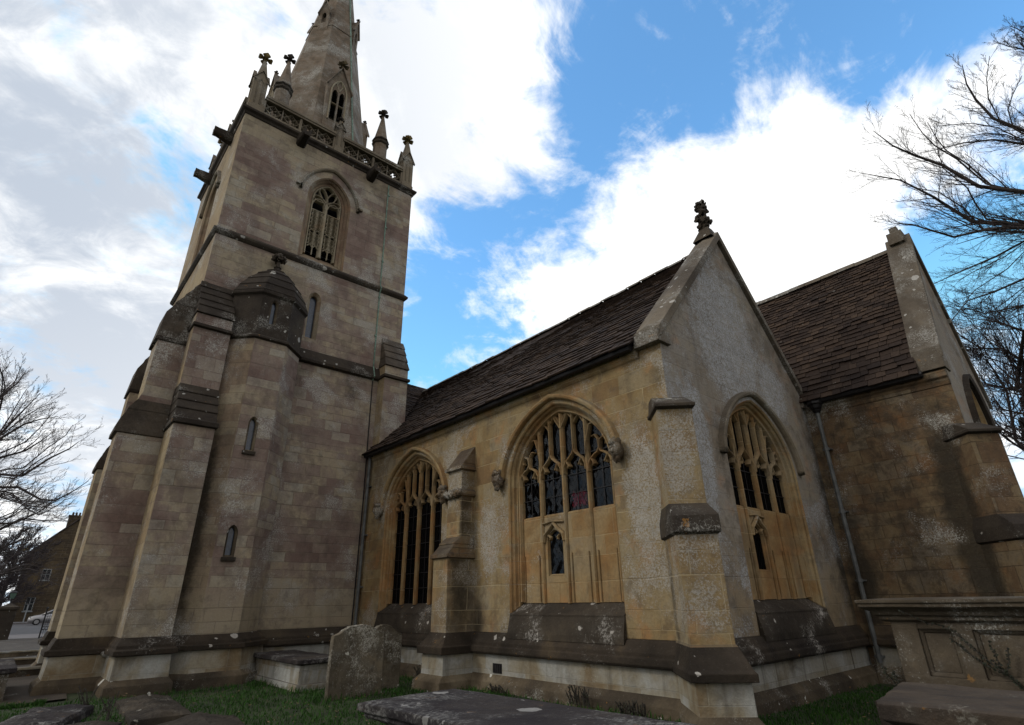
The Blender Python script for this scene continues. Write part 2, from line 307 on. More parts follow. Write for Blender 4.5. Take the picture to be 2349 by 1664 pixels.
stone("house_stone", [(0.055, 0.042, 0.028), (0.08, 0.06, 0.038), (0.12, 0.09, 0.05)], lichen=0.0, stain=0.4, block=(0.6, 0.25), dark_top=0.0)
stone("paving_stone", [(0.045, 0.038, 0.032), (0.065, 0.055, 0.046), (0.09, 0.078, 0.066)], lichen=0.3, stain=0.5, block=None, dark_top=0.0)


def plain(name, colr, rough=0.7, metal=0.0, vary=0.25, scale=6.0, bump=0.0, spec=0.4):
    m, q, b = new_mat(name)
    P = q.n("ShaderNodeNewGeometry").outputs["Position"]
    n = q.noise(P, scale, 5, 0.6)
    lo = tuple(c*(1-vary) for c in colr); hi = tuple(min(1, c*(1+vary)) for c in colr)
    q.put(b.inputs["Base Color"], q.mix(q.step(n, 0.3, 0.7), lo, hi))
    b.inputs["Roughness"].default_value = rough; b.inputs["Metallic"].default_value = metal
    b.inputs["Specular IOR Level"].default_value = spec
    if bump:
        bp = q.n("ShaderNodeBump"); bp.inputs["Strength"].default_value = bump; bp.inputs["Distance"].default_value = 0.02
        q.put(bp.inputs["Height"], q.noise(P, scale*5, 4)); q.put(b.inputs["Normal"], bp.outputs[0])
    return m


plain("black_iron", (0.011, 0.010, 0.011), 0.55, 0.0, 0.4, 12, spec=0.3)
plain("grey_pipe", (0.085, 0.09, 0.09), 0.55, 0.0, 0.35, 5)
plain("copper_patina", (0.13, 0.20, 0.155), 0.7, 0.0, 0.4, 8)
plain("void_dark", (0.004, 0.004, 0.005), 0.9, 0.0, 0.1)
plain("louvre_slate", (0.03, 0.032, 0.036), 0.7, 0.0, 0.3)
plain("bark", (0.045, 0.036, 0.032), 0.9, 0.0, 0.35, 4)
plain("pale_bark", (0.085, 0.07, 0.068), 0.9, 0.0, 0.3, 3)
plain("twig_bark", (0.040, 0.030, 0.030), 0.9, 0.0, 0.3, 3)
plain("asphalt", (0.050, 0.048, 0.052), 0.85, 0.0, 0.2, 3, 0.3)
plain("pavement_grey", (0.11, 0.10, 0.10), 0.9, 0.0, 0.2, 2)
plain("soil", (0.018, 0.028, 0.008), 0.95, 0.0, 0.4, 2.0, 0.4)
plain("silver_paint", (0.30, 0.295, 0.30), 0.3, 0.5, 0.03)
plain("white_paint", (0.19, 0.20, 0.20), 0.5, 0.0, 0.05)
plain("tyre_rubber", (0.012, 0.012, 0.013), 0.8)
plain("car_glass", (0.015, 0.02, 0.024), 0.08, 0.0, 0.1)
plain("yellow_paint", (0.40, 0.28, 0.02), 0.6)
plain("red_petal", (0.85, 0.03, 0.10), 0.6, 0.0, 0.35, 20)
plain("yellow_petal", (0.65, 0.45, 0.02), 0.6)
plain("ivy_leaf", (0.018, 0.022, 0.012), 0.6, 0.0, 0.5, 9)
plain("weed_leaf", (0.028, 0.030, 0.016), 0.7, 0.0, 0.5, 9)
plain("dead_leaf", (0.10, 0.065, 0.032), 0.85, 0.0, 0.5, 9)
plain("house_roof", (0.055, 0.042, 0.036), 0.85, 0.0, 0.35, 1.5, 0.3)
plain("lamp_red", (0.35, 0.02, 0.02), 0.3)
plain("lamp_glass_green", (0.10, 0.16, 0.13), 0.3)


def island_mat(name, stops, rough=0.9, lich=0.0):
    m, q, b = new_mat(name)
    g = q.n("ShaderNodeNewGeometry")
    P = g.outputs["Position"]
    f = q.m("ADD", q.m("MULTIPLY", g.outputs["Random Per Island"], 0.5), q.m("MULTIPLY_ADD", q.noise(P, 1.0, 4), 0.8, -0.2))
    c = q.ramp(f, stops)
    c = q.mix(q.noise(P, 22, 4), q.mix(1.0, c, (0.6, 0.6, 0.6), "MULTIPLY"), q.mix(1.0, c, (1.4, 1.4, 1.4), "MULTIPLY"))
    if lich:
        ls = q.step(q.noise(P, 5.5, 7, 0.72), 0.66, 0.69)
        c = q.mix(q.m("MULTIPLY", ls, lich), c, (0.36, 0.34, 0.31))
    q.put(b.inputs["Base Color"], c); b.inputs["Roughness"].default_value = rough
    b.inputs["Specular IOR Level"].default_value = 0.2
    bp = q.n("ShaderNodeBump"); bp.inputs["Strength"].default_value = 0.4; bp.inputs["Distance"].default_value = 0.01
    q.put(bp.inputs["Height"], q.noise(P, 30, 4)); q.put(b.inputs["Normal"], bp.outputs[0])
    return m


island_mat("stone_slates", [(0.1, (0.018, 0.012, 0.010)), (0.45, (0.036, 0.024, 0.018)), (0.75, (0.058, 0.038, 0.026)), (1.0, (0.095, 0.064, 0.042))], 0.9, 0.6)
island_mat("grass_blades", [(0.1, (0.012, 0.034, 0.004)), (0.5, (0.022, 0.070, 0.008)), (0.8, (0.040, 0.100, 0.014)), (1.0, (0.095, 0.115, 0.035))], 0.75)


def glass_mat():
    m = bpy.data.materials.new("leaded_glass"); m.use_nodes = True
    t = m.node_tree; t.nodes.clear(); q = Nodes(t); MATS["leaded_glass"] = m
    o = q.n("ShaderNodeOutputMaterial")
    g = q.n("ShaderNodeNewGeometry")
    P = g.outputs["Position"]
    tt = q.v("NORMALIZE", q.v("CROSS_PRODUCT", (0, 0, 1), g.outputs["True Normal"]))
    u = q.v("DOT_PRODUCT", P, tt); z = q.sep(P)[2]
    a = q.m("ABSOLUTE", q.m("SUBTRACT", q.m("FRACT", q.m("ADD", q.m("MULTIPLY", u, 9.0), q.m("MULTIPLY", z, 6.0))), 0.5))
    b2 = q.m("ABSOLUTE", q.m("SUBTRACT", q.m("FRACT", q.m("SUBTRACT", q.m("MULTIPLY", u, 9.0), q.m("MULTIPLY", z, 6.0))), 0.5))
    lead = q.step(q.m("MAXIMUM", a, b2), 0.43, 0.47)
    tr = q.n("ShaderNodeBsdfTransparent"); tr.inputs[0].default_value = (0.36, 0.37, 0.39, 1)
    gl = q.n("ShaderNodeBsdfGlossy"); gl.inputs["Roughness"].default_value = 0.06; gl.inputs[0].default_value = (0.75, 0.8, 0.85, 1)
    cell = q.comb(q.m("FLOOR", q.m("ADD", q.m("MULTIPLY", u, 9.0), q.m("MULTIPLY", z, 6.0))), q.m("FLOOR", q.m("SUBTRACT", q.m("MULTIPLY", u, 9.0), q.m("MULTIPLY", z, 6.0))), 0.0)
    wn = q.n("ShaderNodeTexWhiteNoise", noise_dimensions="3D"); q.put(wn.inputs["Vector"], cell)
    tilt = q.v("SCALE", q.v("SUBTRACT", wn.outputs["Color"], (0.5, 0.5, 0.5)), scale=0.16)
    q.put(gl.inputs["Normal"], q.v("NORMALIZE", q.v("ADD", g.outputs["Normal"], tilt)))
    mx1 = q.n("ShaderNodeMixShader"); mx1.inputs[0].default_value = 0.022
    t.links.new(tr.outputs[0], mx1.inputs[1]); t.links.new(gl.outputs[0], mx1.inputs[2])
    df = q.n("ShaderNodeBsdfDiffuse"); df.inputs[0].default_value = (0.012, 0.012, 0.013, 1)
    mx2 = q.n("ShaderNodeMixShader"); q.put(mx2.inputs[0], lead)
    t.links.new(mx1.outputs[0], mx2.inputs[1]); t.links.new(df.outputs[0], mx2.inputs[2])
    t.links.new(mx2.outputs[0], o.inputs[0])


glass_mat()
plain("slit_glass", (0.03, 0.042, 0.065), 0.22, 0.0, 0.3, 14, spec=0.6)

# ------------------------------------------------------------------ mesh helpers
WLOC = {}
Z = Vector((0, 0, 1))


class MB:
    def __init__(s): s.v, s.f, s.k = [], [], []
    def add(s, vs, fs, mat=0):
        o = len(s.v); s.v.extend(tuple(p) for p in vs)
        for f in fs: s.f.append(tuple(i+o for i in f)); s.k.append(mat)
    def poly(s, pts, mat=0): s.add(pts, [tuple(range(len(pts)))], mat)
    def box(s, a, b, mat=0):
        x0, y0, z0 = a; x1, y1, z1 = b
        s.add([(x0, y0, z0), (x1, y0, z0), (x1, y1, z0), (x0, y1, z0), (x0, y0, z1), (x1, y0, z1), (x1, y1, z1), (x0, y1, z1)],
              [(3, 2, 1, 0), (4, 5, 6, 7), (0, 1, 5, 4), (1, 2, 6, 5), (2, 3, 7, 6), (3, 0, 4, 7)], mat)
    def loft(s, rings, closed=True, mats=None, cap0=False, cap1=False, mat=0):
        n = len(rings[0]); o = len(s.v)
        for r in rings: s.v.extend(tuple(p) for p in r)
        for i in range(len(rings)-1):
            mm = mats[i] if mats else mat
            for j in range(n if closed else n-1):
                a, b = o+i*n+j, o+i*n+(j+1) % n
                s.f.append((a, b, b+n, a+n)); s.k.append(mm)
        if cap0: s.f.append(tuple(o+j for j in reversed(range(n)))); s.k.append(mats[0] if mats else mat)
        if cap1: s.f.append(tuple(o+(len(rings)-1)*n+j for j in range(n))); s.k.append(mats[-1] if mats else mat)
    def tube(s, path, rads, sides=6, mat=0, caps=True):
        path = [Vector(p) for p in path]
        if not hasattr(rads, "__len__"): rads = [rads]*len(path)
        rings = []; prev = None
        for i, p in enumerate(path):
            d = (path[min(i+1, len(path)-1)] - path[max(i-1, 0)]).normalized()
            a = prev - d*prev.dot(d) if prev is not None else d.orthogonal()
            if a.length < 1e-5: a = d.orthogonal()
            a.normalize(); prev = a; b = d.cross(a)
            rings.append([p + (a*math.cos(6.28319*j/sides) + b*math.sin(6.28319*j/sides))*rads[i] for j in range(sides)])
        s.loft(rings, True, None, caps, caps, mat)
    def lump(s, c, r, seed=0, sq=(1, 1, 1), amp=0.25, seg=10, mat=0):
        rg = random.Random(seed); ph = [rg.uniform(0, 6.28) for _ in range(6)]; c = Vector(c)
        rings = []
        for i in range(1, 7):
            th = math.pi*i/7; ring = []
            for j in range(seg):
                a = 6.28319*j/seg
                k = 1 + amp*(math.sin(3*a+ph[0])*math.sin(2*th+ph[1]) + 0.6*math.sin(5*a+ph[2])*math.sin(4*th+ph[3]))
                ring.append(c + Vector((math.cos(a)*math.sin(th)*sq[0], math.sin(a)*math.sin(th)*sq[1], -math.cos(th)*sq[2]))*r*k)
            rings.append(ring)
        s.loft(rings, True, None, True, True, mat)
    def build(s, name, mats, parent=None, origin=None, smooth=False):
        if isinstance(mats, str): mats = [mats]
        me = bpy.data.meshes.new(name)
        pl = WLOC[parent.name] if parent else Vector((0, 0, 0))
        og = Vector(origin) if origin is not None else (pl if parent else Vector((0, 0, 0)))
        arr = np.array(s.v, dtype=np.float64) - np.array(og)
        me.from_pydata(arr.tolist(), [], s.f)
        for m in mats: me.materials.append(MATS[m])
        if len(mats) > 1: me.polygons.foreach_set("material_index", s.k)
        if smooth: me.polygons.foreach_set("use_smooth", [True]*len(me.polygons))
        me.update()
        ob = bpy.data.objects.new(name, me); col.objects.link(ob)
        ob.location = og - pl if parent else og
        if parent: ob.parent = parent
        WLOC[ob.name] = og.copy()
        return ob


def thing(name, label, cat, loc, group=None):
    o = bpy.data.objects.new(name, None); col.objects.link(o); o.location = loc
    o.empty_display_size = 0.3
    WLOC[o.name] = Vector(loc); o["label"] = label; o["category"] = cat
    if group: o["group"] = group
    return o


def tag(o, label, cat, group=None):
    o["label"] = label; o["category"] = cat
    if group: o["group"] = group
    return o


def dup(o, loc, parent=None):
    """copy of a part (with its sub-parts) at a new world location, without bpy.ops"""
    c = o.copy(); col.objects.link(c)
    pl = WLOC[parent.name] if parent else Vector((0, 0, 0))
    c.parent = parent; c.location = Vector(loc) - pl; WLOC[c.name] = Vector(loc)
    for ch in list(o.children):
        d = ch.copy(); col.objects.link(d); d.parent = c
        WLOC[d.name] = Vector(loc) + Vector(ch.location)
    return c


class Frame:
    """u to the right, v up, w into the wall"""
    def __init__(s, P, W): s.P = Vector(P); s.W = Vector(W).normalized(); s.U = s.W.cross(Z)
    def __call__(s, u, v, w=0.0): return s.P + s.U*u + Z*v + s.W*w


def arch(a, zs, h, z0, n=9, u0=0.0, point=0.2, legs=True):
    pts = [(u0-a, z0)] if legs else []
    for i in range(2*n+1):
        t = math.pi*(1 - i/(2*n)); x = math.cos(t); k = abs(x)
        pts.append((u0+a*x, zs + h*((1-point)*math.sqrt(max(0, 1-k*k)) + point*(1-k))))
    if legs: pts.append((u0+a, z0))
    return pts


def panel(mb, fr, outer, holes=(), w=0.0, mat=0):
    polys = [[Vector((p[0], p[1], 0)) for p in q] for q in (outer, *holes)]
    flat = [p for q in polys for p in q]
    mb.add([fr(p.x, p.y, w) for p in flat], [tuple(t) for t in tessellate_polygon(polys)], mat)


def ring2d(fr, pts, w): return [fr(p[0], p[1], w) for p in pts]


def bar(mb, fr, path, hw, w0, w1, mat=0):
    n = len(path); rings = []
    for i, p in enumerate(path):
        a = Vector(path[max(i-1, 0)]); b = Vector(path[min(i+1, n-1)]); d = (b-a)
        d = d.normalized() if d.length > 1e-6 else Vector((0, 1)); nn = Vector((-d.y, d.x))
        if 0 < i < n-1:
            d1 = (Vector(p)-a).normalized(); c = max(0.5, abs(d1.dot(d)))
        else: c = 1
        mid = w0 + (w1-w0)*0.5
        prof = [(-hw, w1), (-hw, mid), (-hw*0.35, w0), (hw*0.35, w0), (hw, mid), (hw, w1)]
        rings.append([fr(p[0]+nn.x*q/c, p[1]+nn.y*q/c, wq) for q, wq in prof])
    mb.loft(rings, False, None, False, False, mat)
    for r in (rings[0], rings[-1]): mb.poly(r, mat)


def extrude_profile(mb, fr, u0, u1, prof, mat=0, mats=None, caps=True):
    """prof: (out, z) list; run along u"""
    rings = [[fr(u0, z, -o), fr(u1, z, -o)] for o, z in prof]
    mb.loft(rings, False, mats, mat=mat)
    if caps:
        for u in (u0, u1): mb.poly([fr(u, z, -o) for o, z in prof] + [fr(u, prof[-1][1], 0.05), fr(u, prof[0][1], 0.05)], mat)


def steps(z0, o0, z1, o1, n, hw, lip=0.016):
    r = []
    for i in range(n):
        a, b = i/n, (i+1)/n
        if i: r.append((z0+(z1-z0)*a+0.002, o0+(o1-o0)*a+lip, hw+lip*0.5))
        r.append((z0+(z1-z0)*a+0.03, o0+(o1-o0)*a+lip*(i > 0), hw+lip*0.5*(i > 0)))
        r.append((z0+(z1-z0)*b, o0+(o1-o0)*b, hw))
    return r


def buttress(mb, fr, rings, darkset, back=0.06):
    """rings (z, out, halfwidth); darkset: list of (z0,z1,mat)"""
    rr, mats = [], []
    for z, o, hw in rings: rr.append([fr(-hw, z, back), fr(-hw, z, -o), fr(hw, z, -o), fr(hw, z, back)])
    for a, b in zip(rings, rings[1:]):
        zm = (a[0]+b[0])/2; m = 0
        for z0, z1, mm in darkset:
            if z0 <= zm <= z1: m = mm
        mats.append(m)
    mb.loft(rr, False, mats)


# ------------------------------------------------------------------ the church
church = thing("church", "stone church with a spired tower, slate roofed side chapel and chancel", "church", (5.45, 16.0, 0.0))
FS = Frame((7.95, 0, 0), (1, 0, 0))        # chapel long wall: u = -Y
FG = Frame((0, 4.93, 0), (0, 1, 0))        # chapel gable wall: u = X
FT = Frame((0, 16.0, 0), (0, 1, 0))        # tower front: u = X
FTS = Frame((2.2, 0, 0), (1, 0, 0))        # tower side: u = -Y
FC = Frame((14.15, 0, 0), (1, 0, 0))       # chancel long wall
FCE = Frame((0, 1.96, 0), (0, 1, 0))       # chancel gable

A_, ZS_, H_, Z0_ = 1.48, 4.05, 1.42, 1.33
HOLE = lambda u0: arch(A_, ZS_, H_, Z0_, 12, u0)


def window_four_light(fr, u0, blind, heads=True):
    mb = MB()
    prof = [(0, 0), (0.035, 0.03), (0.035, 0.06), (0.08, 0.10), (0.10, 0.16), (0.13, 0.165), (0.14, 0.30)]
    rings = []
    for ins, wd in prof:
        rings.append(ring2d(fr, arch(A_-ins, ZS_, H_-ins*0.9, Z0_+wd*0.75, 12, u0), wd))
    mb.loft(rings, False, mat=0)
    zb = Z0_+0.225
    mb.poly([fr(u0-A_, Z0_, 0), fr(u0+A_, Z0_, 0), fr(u0+A_-.14, zb, .30), fr(u0-A_+.14, zb, .30)], 2)
    ai, hi = A_-0.14, H_-0.126
    ztop = lambda u: ZS_ + hi*(0.8*math.sqrt(max(0, 1-(u/ai)**2)) + 0.2*(1-abs(u/ai)))
    W0, W1 = 0.20, 0.30
    B = lambda path, hw, w0=W0, w1=W1, m=1: bar(mb, fr, [(u0+p[0], p[1]) for p in path], hw, w0, w1, m)
    # mullions, head arches, cusps and panel tracery
    for um in (-0.675, 0, 0.675): B([(um, zb-0.03), (um, ztop(um)+0.02)], 0.05)
    for um in (-ai+0.03, ai-0.03): B([(um, zb), (um, ZS_+0.08)], 0.05, 0.17)
    B(arch(ai-0.02, ZS_, hi-0.02, ZS_-0.05, 12), 0.04, 0.16)
    for k, uc in enumerate((-1.0125, -0.3375, 0.3375, 1.0125)):
        za = 4.40 if k in (1, 2) else 4.30
        zl = 4.02 if k in (1, 2) else 3.96
        for sgn in (-1, 1):
            ue = 0.30
            pth = [(uc+sgn*ue, zl-0.06), (uc+sgn*ue*0.97, zl+0.07), (uc+sgn*ue*0.78, zl+0.17), (uc+sgn*ue*0.42, zl+0.25), (uc+sgn*ue*0.15, za-0.06), (uc, za+0.02)]
            B(pth, 0.025, 0.19)
            cx, cz = uc+sgn*ue*0.70, zl+0.19
            B([(cx, cz), (uc+sgn*ue*0.52, zl+0.10), (uc+sgn*ue*0.42, zl+0.055)], 0.02, 0.18)
            B([(uc+sgn*ue*0.55, zl+0.10), (uc+sgn*ue*0.62, zl+0.03)], 0.014, 0.19)
        if k in (1, 2):
            B([(uc, za), (uc, ztop(uc)+0.02)], 0.026, 0.19)
            for sgn in (-1, 1):
                zq = ztop(uc+sgn*0.17)-0.09
                B([(uc+sgn*0.30, zq-0.13), (uc+sgn*0.22, zq+0.0), (uc+sgn*0.17, zq+0.05), (uc+sgn*0.11, zq), (uc+sgn*0.03, zq-0.10)], 0.015, 0.21)
        else:
            sg = -1 if k == 0 else 1
            B([(sg*0.675, 4.22), (sg*0.70, 4.55), (sg*0.80, 4.85), (sg*0.97, ztop(0.97)+0.02)], 0.028)
            B([(uc, za), (uc-sg*0.02, 4.50), (uc-sg*0.10, 4.60), (uc-sg*0.17, 4.58)], 0.02, 0.2)
            B([(uc, za), (uc+sg*0.03, 4.47), (uc+sg*0.12, 4.53), (uc+sg*0.20, 4.44), (uc+sg*0.17, 4.36)], 0.02, 0.2)
    for sgn in (-1, 1):
        B([(0, ztop(0)-0.42), (sgn*0.16, ztop(0.16)-0.14), (sgn*0.20, ztop(0.2))], 0.02, 0.2)
    glass = MB()
    lowz = 3.19
    if blind:
        zt = lowz
        small = arch(0.215, 2.70, 0.20, 2.03, 5, u0-0.3375, 0.35)
        panel(mb, fr, [(u0-ai, zb-0.02), (u0+ai, zb-0.02), (u0+ai, zt), (u0-ai, zt)], [small], 0.245, 1)
        mb.poly([fr(u0-ai, zt, 0.245), fr(u0+ai, zt, 0.245), fr(u0+ai, zt+0.03, 0.31), fr(u0-ai, zt+0.03, 0.31)], 1)
        mb.loft([ring2d(fr, small, 0.245), ring2d(fr, arch(0.19, 2.70, 0.18, 2.06, 5, u0-0.3375, 0.35), 0.31)], True, mat=1)
        panel(glass, fr, arch(0.2, 2.70, 0.19, 2.03, 5, u0-0.3375, 0.35), (), 0.30)
        uc = -0.3375
        B([(uc-0.29, 2.66), (uc-0.26, 2.80), (uc-0.10, 2.92), (uc, 3.02)], 0.03, 0.17, 0.25)
        B([(uc+0.29, 2.66), (uc+0.26, 2.80), (uc+0.10, 2.92), (uc, 3.02)], 0.03, 0.17, 0.25)
        B([(uc-0.31, 3.03), (uc-0.05, 3.06), (uc+0.31, 3.03)], 0.022, 0.19, 0.25)
        for sgn in (-1, 1): B([(uc+sgn*0.17, 2.80), (uc+sgn*0.09, 2.74), (uc+sgn*0.12, 2.70)], 0.02, 0.2, 0.27)
        for um in (-1.0125, 0.3375, 1.0125):
            for sgn in (-1, 1): B([(um+sgn*0.22, zb), (um+sgn*0.22, 2.42)], 0.012, 0.215, 0.25)
        panel(glass, fr, arch(ai, ZS_, hi, lowz, 10, u0), (), 0.30)
    else:
        panel(glass, fr, arch(ai, ZS_, hi, zb, 10, u0), (), 0.30)
        lowz = zb
    bars = MB()
    for k, uc in enumerate((-1.0125, -0.3375, 0.3375, 1.0125)):
        zz = lowz+0.36
        while zz < 4.3:
            bars.box(*[tuple(map(f, fr(u0+uc-0.27, zz, 0.27), fr(u0+uc+0.27, zz+0.016, 0.285))) for f in (min, max)]); zz += 0.37
        bars.box(*[tuple(map(f, fr(u0+uc-0.008, lowz, 0.275), fr(u0+uc+0.008, 4.2, 0.285))) for f in (min, max)])
    ob = mb.build("window", ["moulding_stone", "tracery_stone", "sill_stone"], church)
    ch = glass.build("pane", "leaded_glass", ob)
    bars.build("saddle_bar", "black_iron", ob)
    # hood mould with stops
    hm = MB(); hr = []
    for off, wd in ((0.10, 0.01), (0.10, -0.05), (0.13, -0.10), (0.19, -0.12), (0.24, -0.10), (0.27, 0.01)):
        hr.append(ring2d(fr, arch(A_+off, ZS_, H_+off*0.75, ZS_+0.08, 12, u0), wd))
    hm.loft(hr, False)
    for j in (0, -1): hm.poly([r[j] for r in hr])
    hm.build("hood_mould", "moulding_stone" if heads else "parapet_stone", ob)
    if heads:
        for sgn in (-1, 1):
            st = MB()
            c = fr(u0+sgn*(A_+0.22), ZS_+0.02, -0.12)
            st.lump(c, 0.14, 5+sgn+int(u0*10), (1, 1, 1.15), 0.22, 12)
            st.lump(c+Z*0.15-fr.W*0.03, 0.11, 9+sgn, (1, 1.1, 0.7), 0.35, 10)
            st.lump(c-Z*0.15-fr.W*0.02, 0.075, 12+sgn, (1, 1, 1.2), 0.2, 8)
            st.lump(c-fr.W*0.12-Z*0.02, 0.05, 14+sgn, (1, 1, 1), 0.2, 8)
            st.lump(c-fr.W*0.10+Z*0.05+fr.U*0.05, 0.035, 3, (1, 1, 1), 0.1, 7)
            st.lump(c-fr.W*0.10+Z*0.05-fr.U*0.05, 0.035, 4, (1, 1, 1), 0.1, 7)
            st.build("carved_head", "chancel_stone", ob, smooth=True)
    return ob


PROF = [(0, 0.99), (0.05, 0.96), (0.09, 0.88), (0.15, 0.81), (0.155, 0.75), (0.19, 0.73), (0.20, 0.64), (0.17, 0.60), (0.08, 0.59)]
BASEP = [(0.08, 0.59), (0.08, 0.24), (0.11, 0.20), (0.19, 0.11), (0.21, -0.1)]


def plinth(mb, fr, u0, u1, bm=2):
    extrude_profile(mb, fr, u0, u1, PROF, mat=1)
    extrude_profile(mb, fr, u0, u1, BASEP, mats=[bm, 3, 3, 3], mat=bm, caps=False)


# chapel walls
mb = MB()
panel(mb, FS, [(-15.98, 0), (-4.93, 0), (-4.93, 6.0), (-15.98, 6.0)], [HOLE(-7.75), HOLE(-13.30)])
extrude_profile(mb, FS, -15.95, -5.42, [(0.0, 5.70), (0.03, 5.72), (0.09, 5.82), (0.09, 5.95)], 0)
panel(mb, FG, [(7.95, 0), (14.15, 0), (14.15, 6.0), (11.05, 9.52), (7.95, 6.0)], [HOLE(11.2)], mat=4)
plinth(mb, FS, -15.95, -5.2)
plinth(mb, FG, 8.2, 14.15, 5)
for f, u in ((FS, -7.75), (FG, 11.2), (FS, -13.3)):
    extrude_profile(mb, f, u-1.46, u+1.46, [(0.0, 1.36), (0.025, 1.33), (0.018, 1.30), (0.055, 1.16), (0.095, 1.0), (0.095, 0.90)], 6)
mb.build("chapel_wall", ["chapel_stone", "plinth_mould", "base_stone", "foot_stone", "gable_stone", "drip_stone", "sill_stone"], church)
inn = MB()        # plain dark inner faces close the room behind the glass
inn.poly([(13.9, 5.0, 0), (13.9, 15.8, 0), (13.9, 15.8, 5.9), (13.9, 5.0, 5.9)]); inn.poly([(8.0, 15.8, 0), (13.9, 15.8, 0), (13.9, 15.8, 5.9), (8.0, 15.8, 5.9)])
inn.poly([(8.0, 5.0, 5.9), (13.9, 5.0, 5.9), (13.9, 15.8, 5.9), (8.0, 15.8, 5.9)]); inn.poly([(8.0, 5.0, 0.05), (13.9, 5.0, 0.05), (13.9, 15.8, 0.05), (8.0, 15.8, 0.05)])
inn.box((8.27, 6.3, 3.06), (8.62, 9.2, 3.13))
inn.build("inner_wall", "void_dark", church)
window_four_light(FS, -7.75, True)
window_four_light(FS, -13.30, False)
window_four_light(FG, 11.2, True, heads=False)
gr = MB(); gr.box((7.855, 9.40, 0.27), (7.875, 9.67, 0.44))
for i in range(4): gr.box((7.845, 9.42+i*0.066, 0.28), (7.857, 9.44+i*0.066, 0.43))
gr.build("air_brick", "black_iron", church)

# gable coping, kneelers and the worn cross on top
cp = MB(); rg = []
for x, z in ((7.86, 6.05), (8.02, 6.22), (11.05, 9.66), (14.08, 6.22), (14.24, 6.05)):
    rg.append([(x, 4.84, z-0.10), (x, 5.42, z-0.10), (x, 5.42, z+0.12), (x, 5.13, z+0.20), (x, 4.84, z+0.12)])
cp.loft(rg, True, None, True, True)
cp.box((7.80, 4.86, 5.86), (8.2, 5.40, 6.10)); cp.box((13.9, 4.86, 5.86), (14.13, 5.40, 6.10))
cp.build("gable_coping", "coping_stone", church, smooth=False)
fin = MB()
fin.add([(10.75, 4.88, 9.60), (11.35, 4.88, 9.60), (11.35, 5.38, 9.60), (10.75, 5.38, 9.60), (10.95, 5.02, 10.0), (11.15, 5.02, 10.0), (11.15, 5.24, 10.0), (10.95, 5.24, 10.0)],
        [(0, 1, 5, 4), (1, 2, 6, 5), (2, 3, 7, 6), (3, 0, 4, 7), (4, 5, 6, 7)])
fin.tube([(11.05, 5.13, 9.95), (11.05, 5.13, 10.4), (11.05, 5.13, 10.75)], [0.10, 0.085, 0.10], 6)
rn = random.Random(4)
for i in range(40):
    zz = rn.uniform(10.08, 10.84); ww = 0.07 + 0.09*max(0, math.sin((zz-10.0)*3.6))
    fin.lump((11.03+rn.uniform(-ww, ww), 5.13+rn.uniform(-0.11, 0.11), zz), rn.uniform(0.05, 0.085), i, (1, 1, 1.1), 0.38, 7)
fin.build("cross_finial", "dark_stone", church)

# side buttress and diagonal corner buttresses
b1 = MB()
rings = [(-0.1, 1.0, 0.50), (0.11, 0.98, 0.49), (0.22, 0.84, 0.40), (0.59, 0.83, 0.39), (0.60, 0.92, 0.46), (0.73, 0.93, 0.47), (0.76, 0.87, 0.43), (0.97, 0.72, 0.30), (0.99, 0.71, 0.285), (2.46, 0.71, 0.28),
         (2.48, 0.77, 0.34), (2.56, 0.77, 0.34), (2.58, 0.72, 0.32)] + steps(2.60, 0.72, 2.95, 0.37, 2, 0.30)[1:] + [(3.84, 0.37, 0.275), (3.87, 0.44, 0.33), (3.97, 0.45, 0.33), (4.03, 0.37, 0.275), (4.46, 0.37, 0.275),
         (4.48, 0.45, 0.34), (4.55, 0.45, 0.34), (4.58, 0.39, 0.31), (5.08, 0.0, 0.30)]
buttress(b1, Frame((7.95, 10.75, 0), (1, 0, 0)), rings, [(0.23, 0.59, 2), (-1, 0.22, 3), (0.595, 0.98, 1), (2.465, 2.96, 4), (4.465, 5.1, 4), (3.84, 4.03, 4)])
hd = MB()
for k in range(11): hd.lump((7.53, 10.50+k*0.052, 3.92+0.03*math.sin(k*2.1)), 0.075, 40+k, (1, 1, 1.1), 0.3, 8)
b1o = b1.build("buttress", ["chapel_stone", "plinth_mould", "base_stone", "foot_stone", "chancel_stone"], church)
hd.build("carved_band", "chancel_stone", b1o, smooth=True)
DG = [(-0.1, 1.03, 0.44), (0.10, 1.01, 0.43), (0.20, 0.88, 0.36), (0.57, 0.86, 0.36), (0.585, 0.96, 0.43), (0.68, 0.96, 0.43), (0.72, 0.90, 0.40), (0.97, 0.68, 0.32), (1.0, 0.63, 0.30), (2.44, 0.63, 0.30),
      (2.47, 0.70, 0.345), (2.50, 0.71, 0.345), (2.71, 0.69, 0.34), (2.75, 0.64, 0.33)] + steps(2.76, 0.64, 2.93, 0.35, 1, 0.29)[1:] + [(4.47, 0.34, 0.285), (4.50, 0.43, 0.33), (4.55, 0.43, 0.33), (4.58, 0.38, 0.31), (4.80, -0.02, 0.285)]
DS = [(0.21, 0.57, 2), (-1, 0.20, 3), (0.575, 0.98, 1), (2.445, 3.09, 4), (4.475, 5.2, 4)]
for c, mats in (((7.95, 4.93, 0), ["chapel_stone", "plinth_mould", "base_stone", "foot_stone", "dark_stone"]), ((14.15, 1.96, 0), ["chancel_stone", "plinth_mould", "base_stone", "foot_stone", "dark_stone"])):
    d = MB(); buttress(d, Frame(c, (1, 1, 0)), DG, DS, back=0.5); d.build("buttress", mats, church)


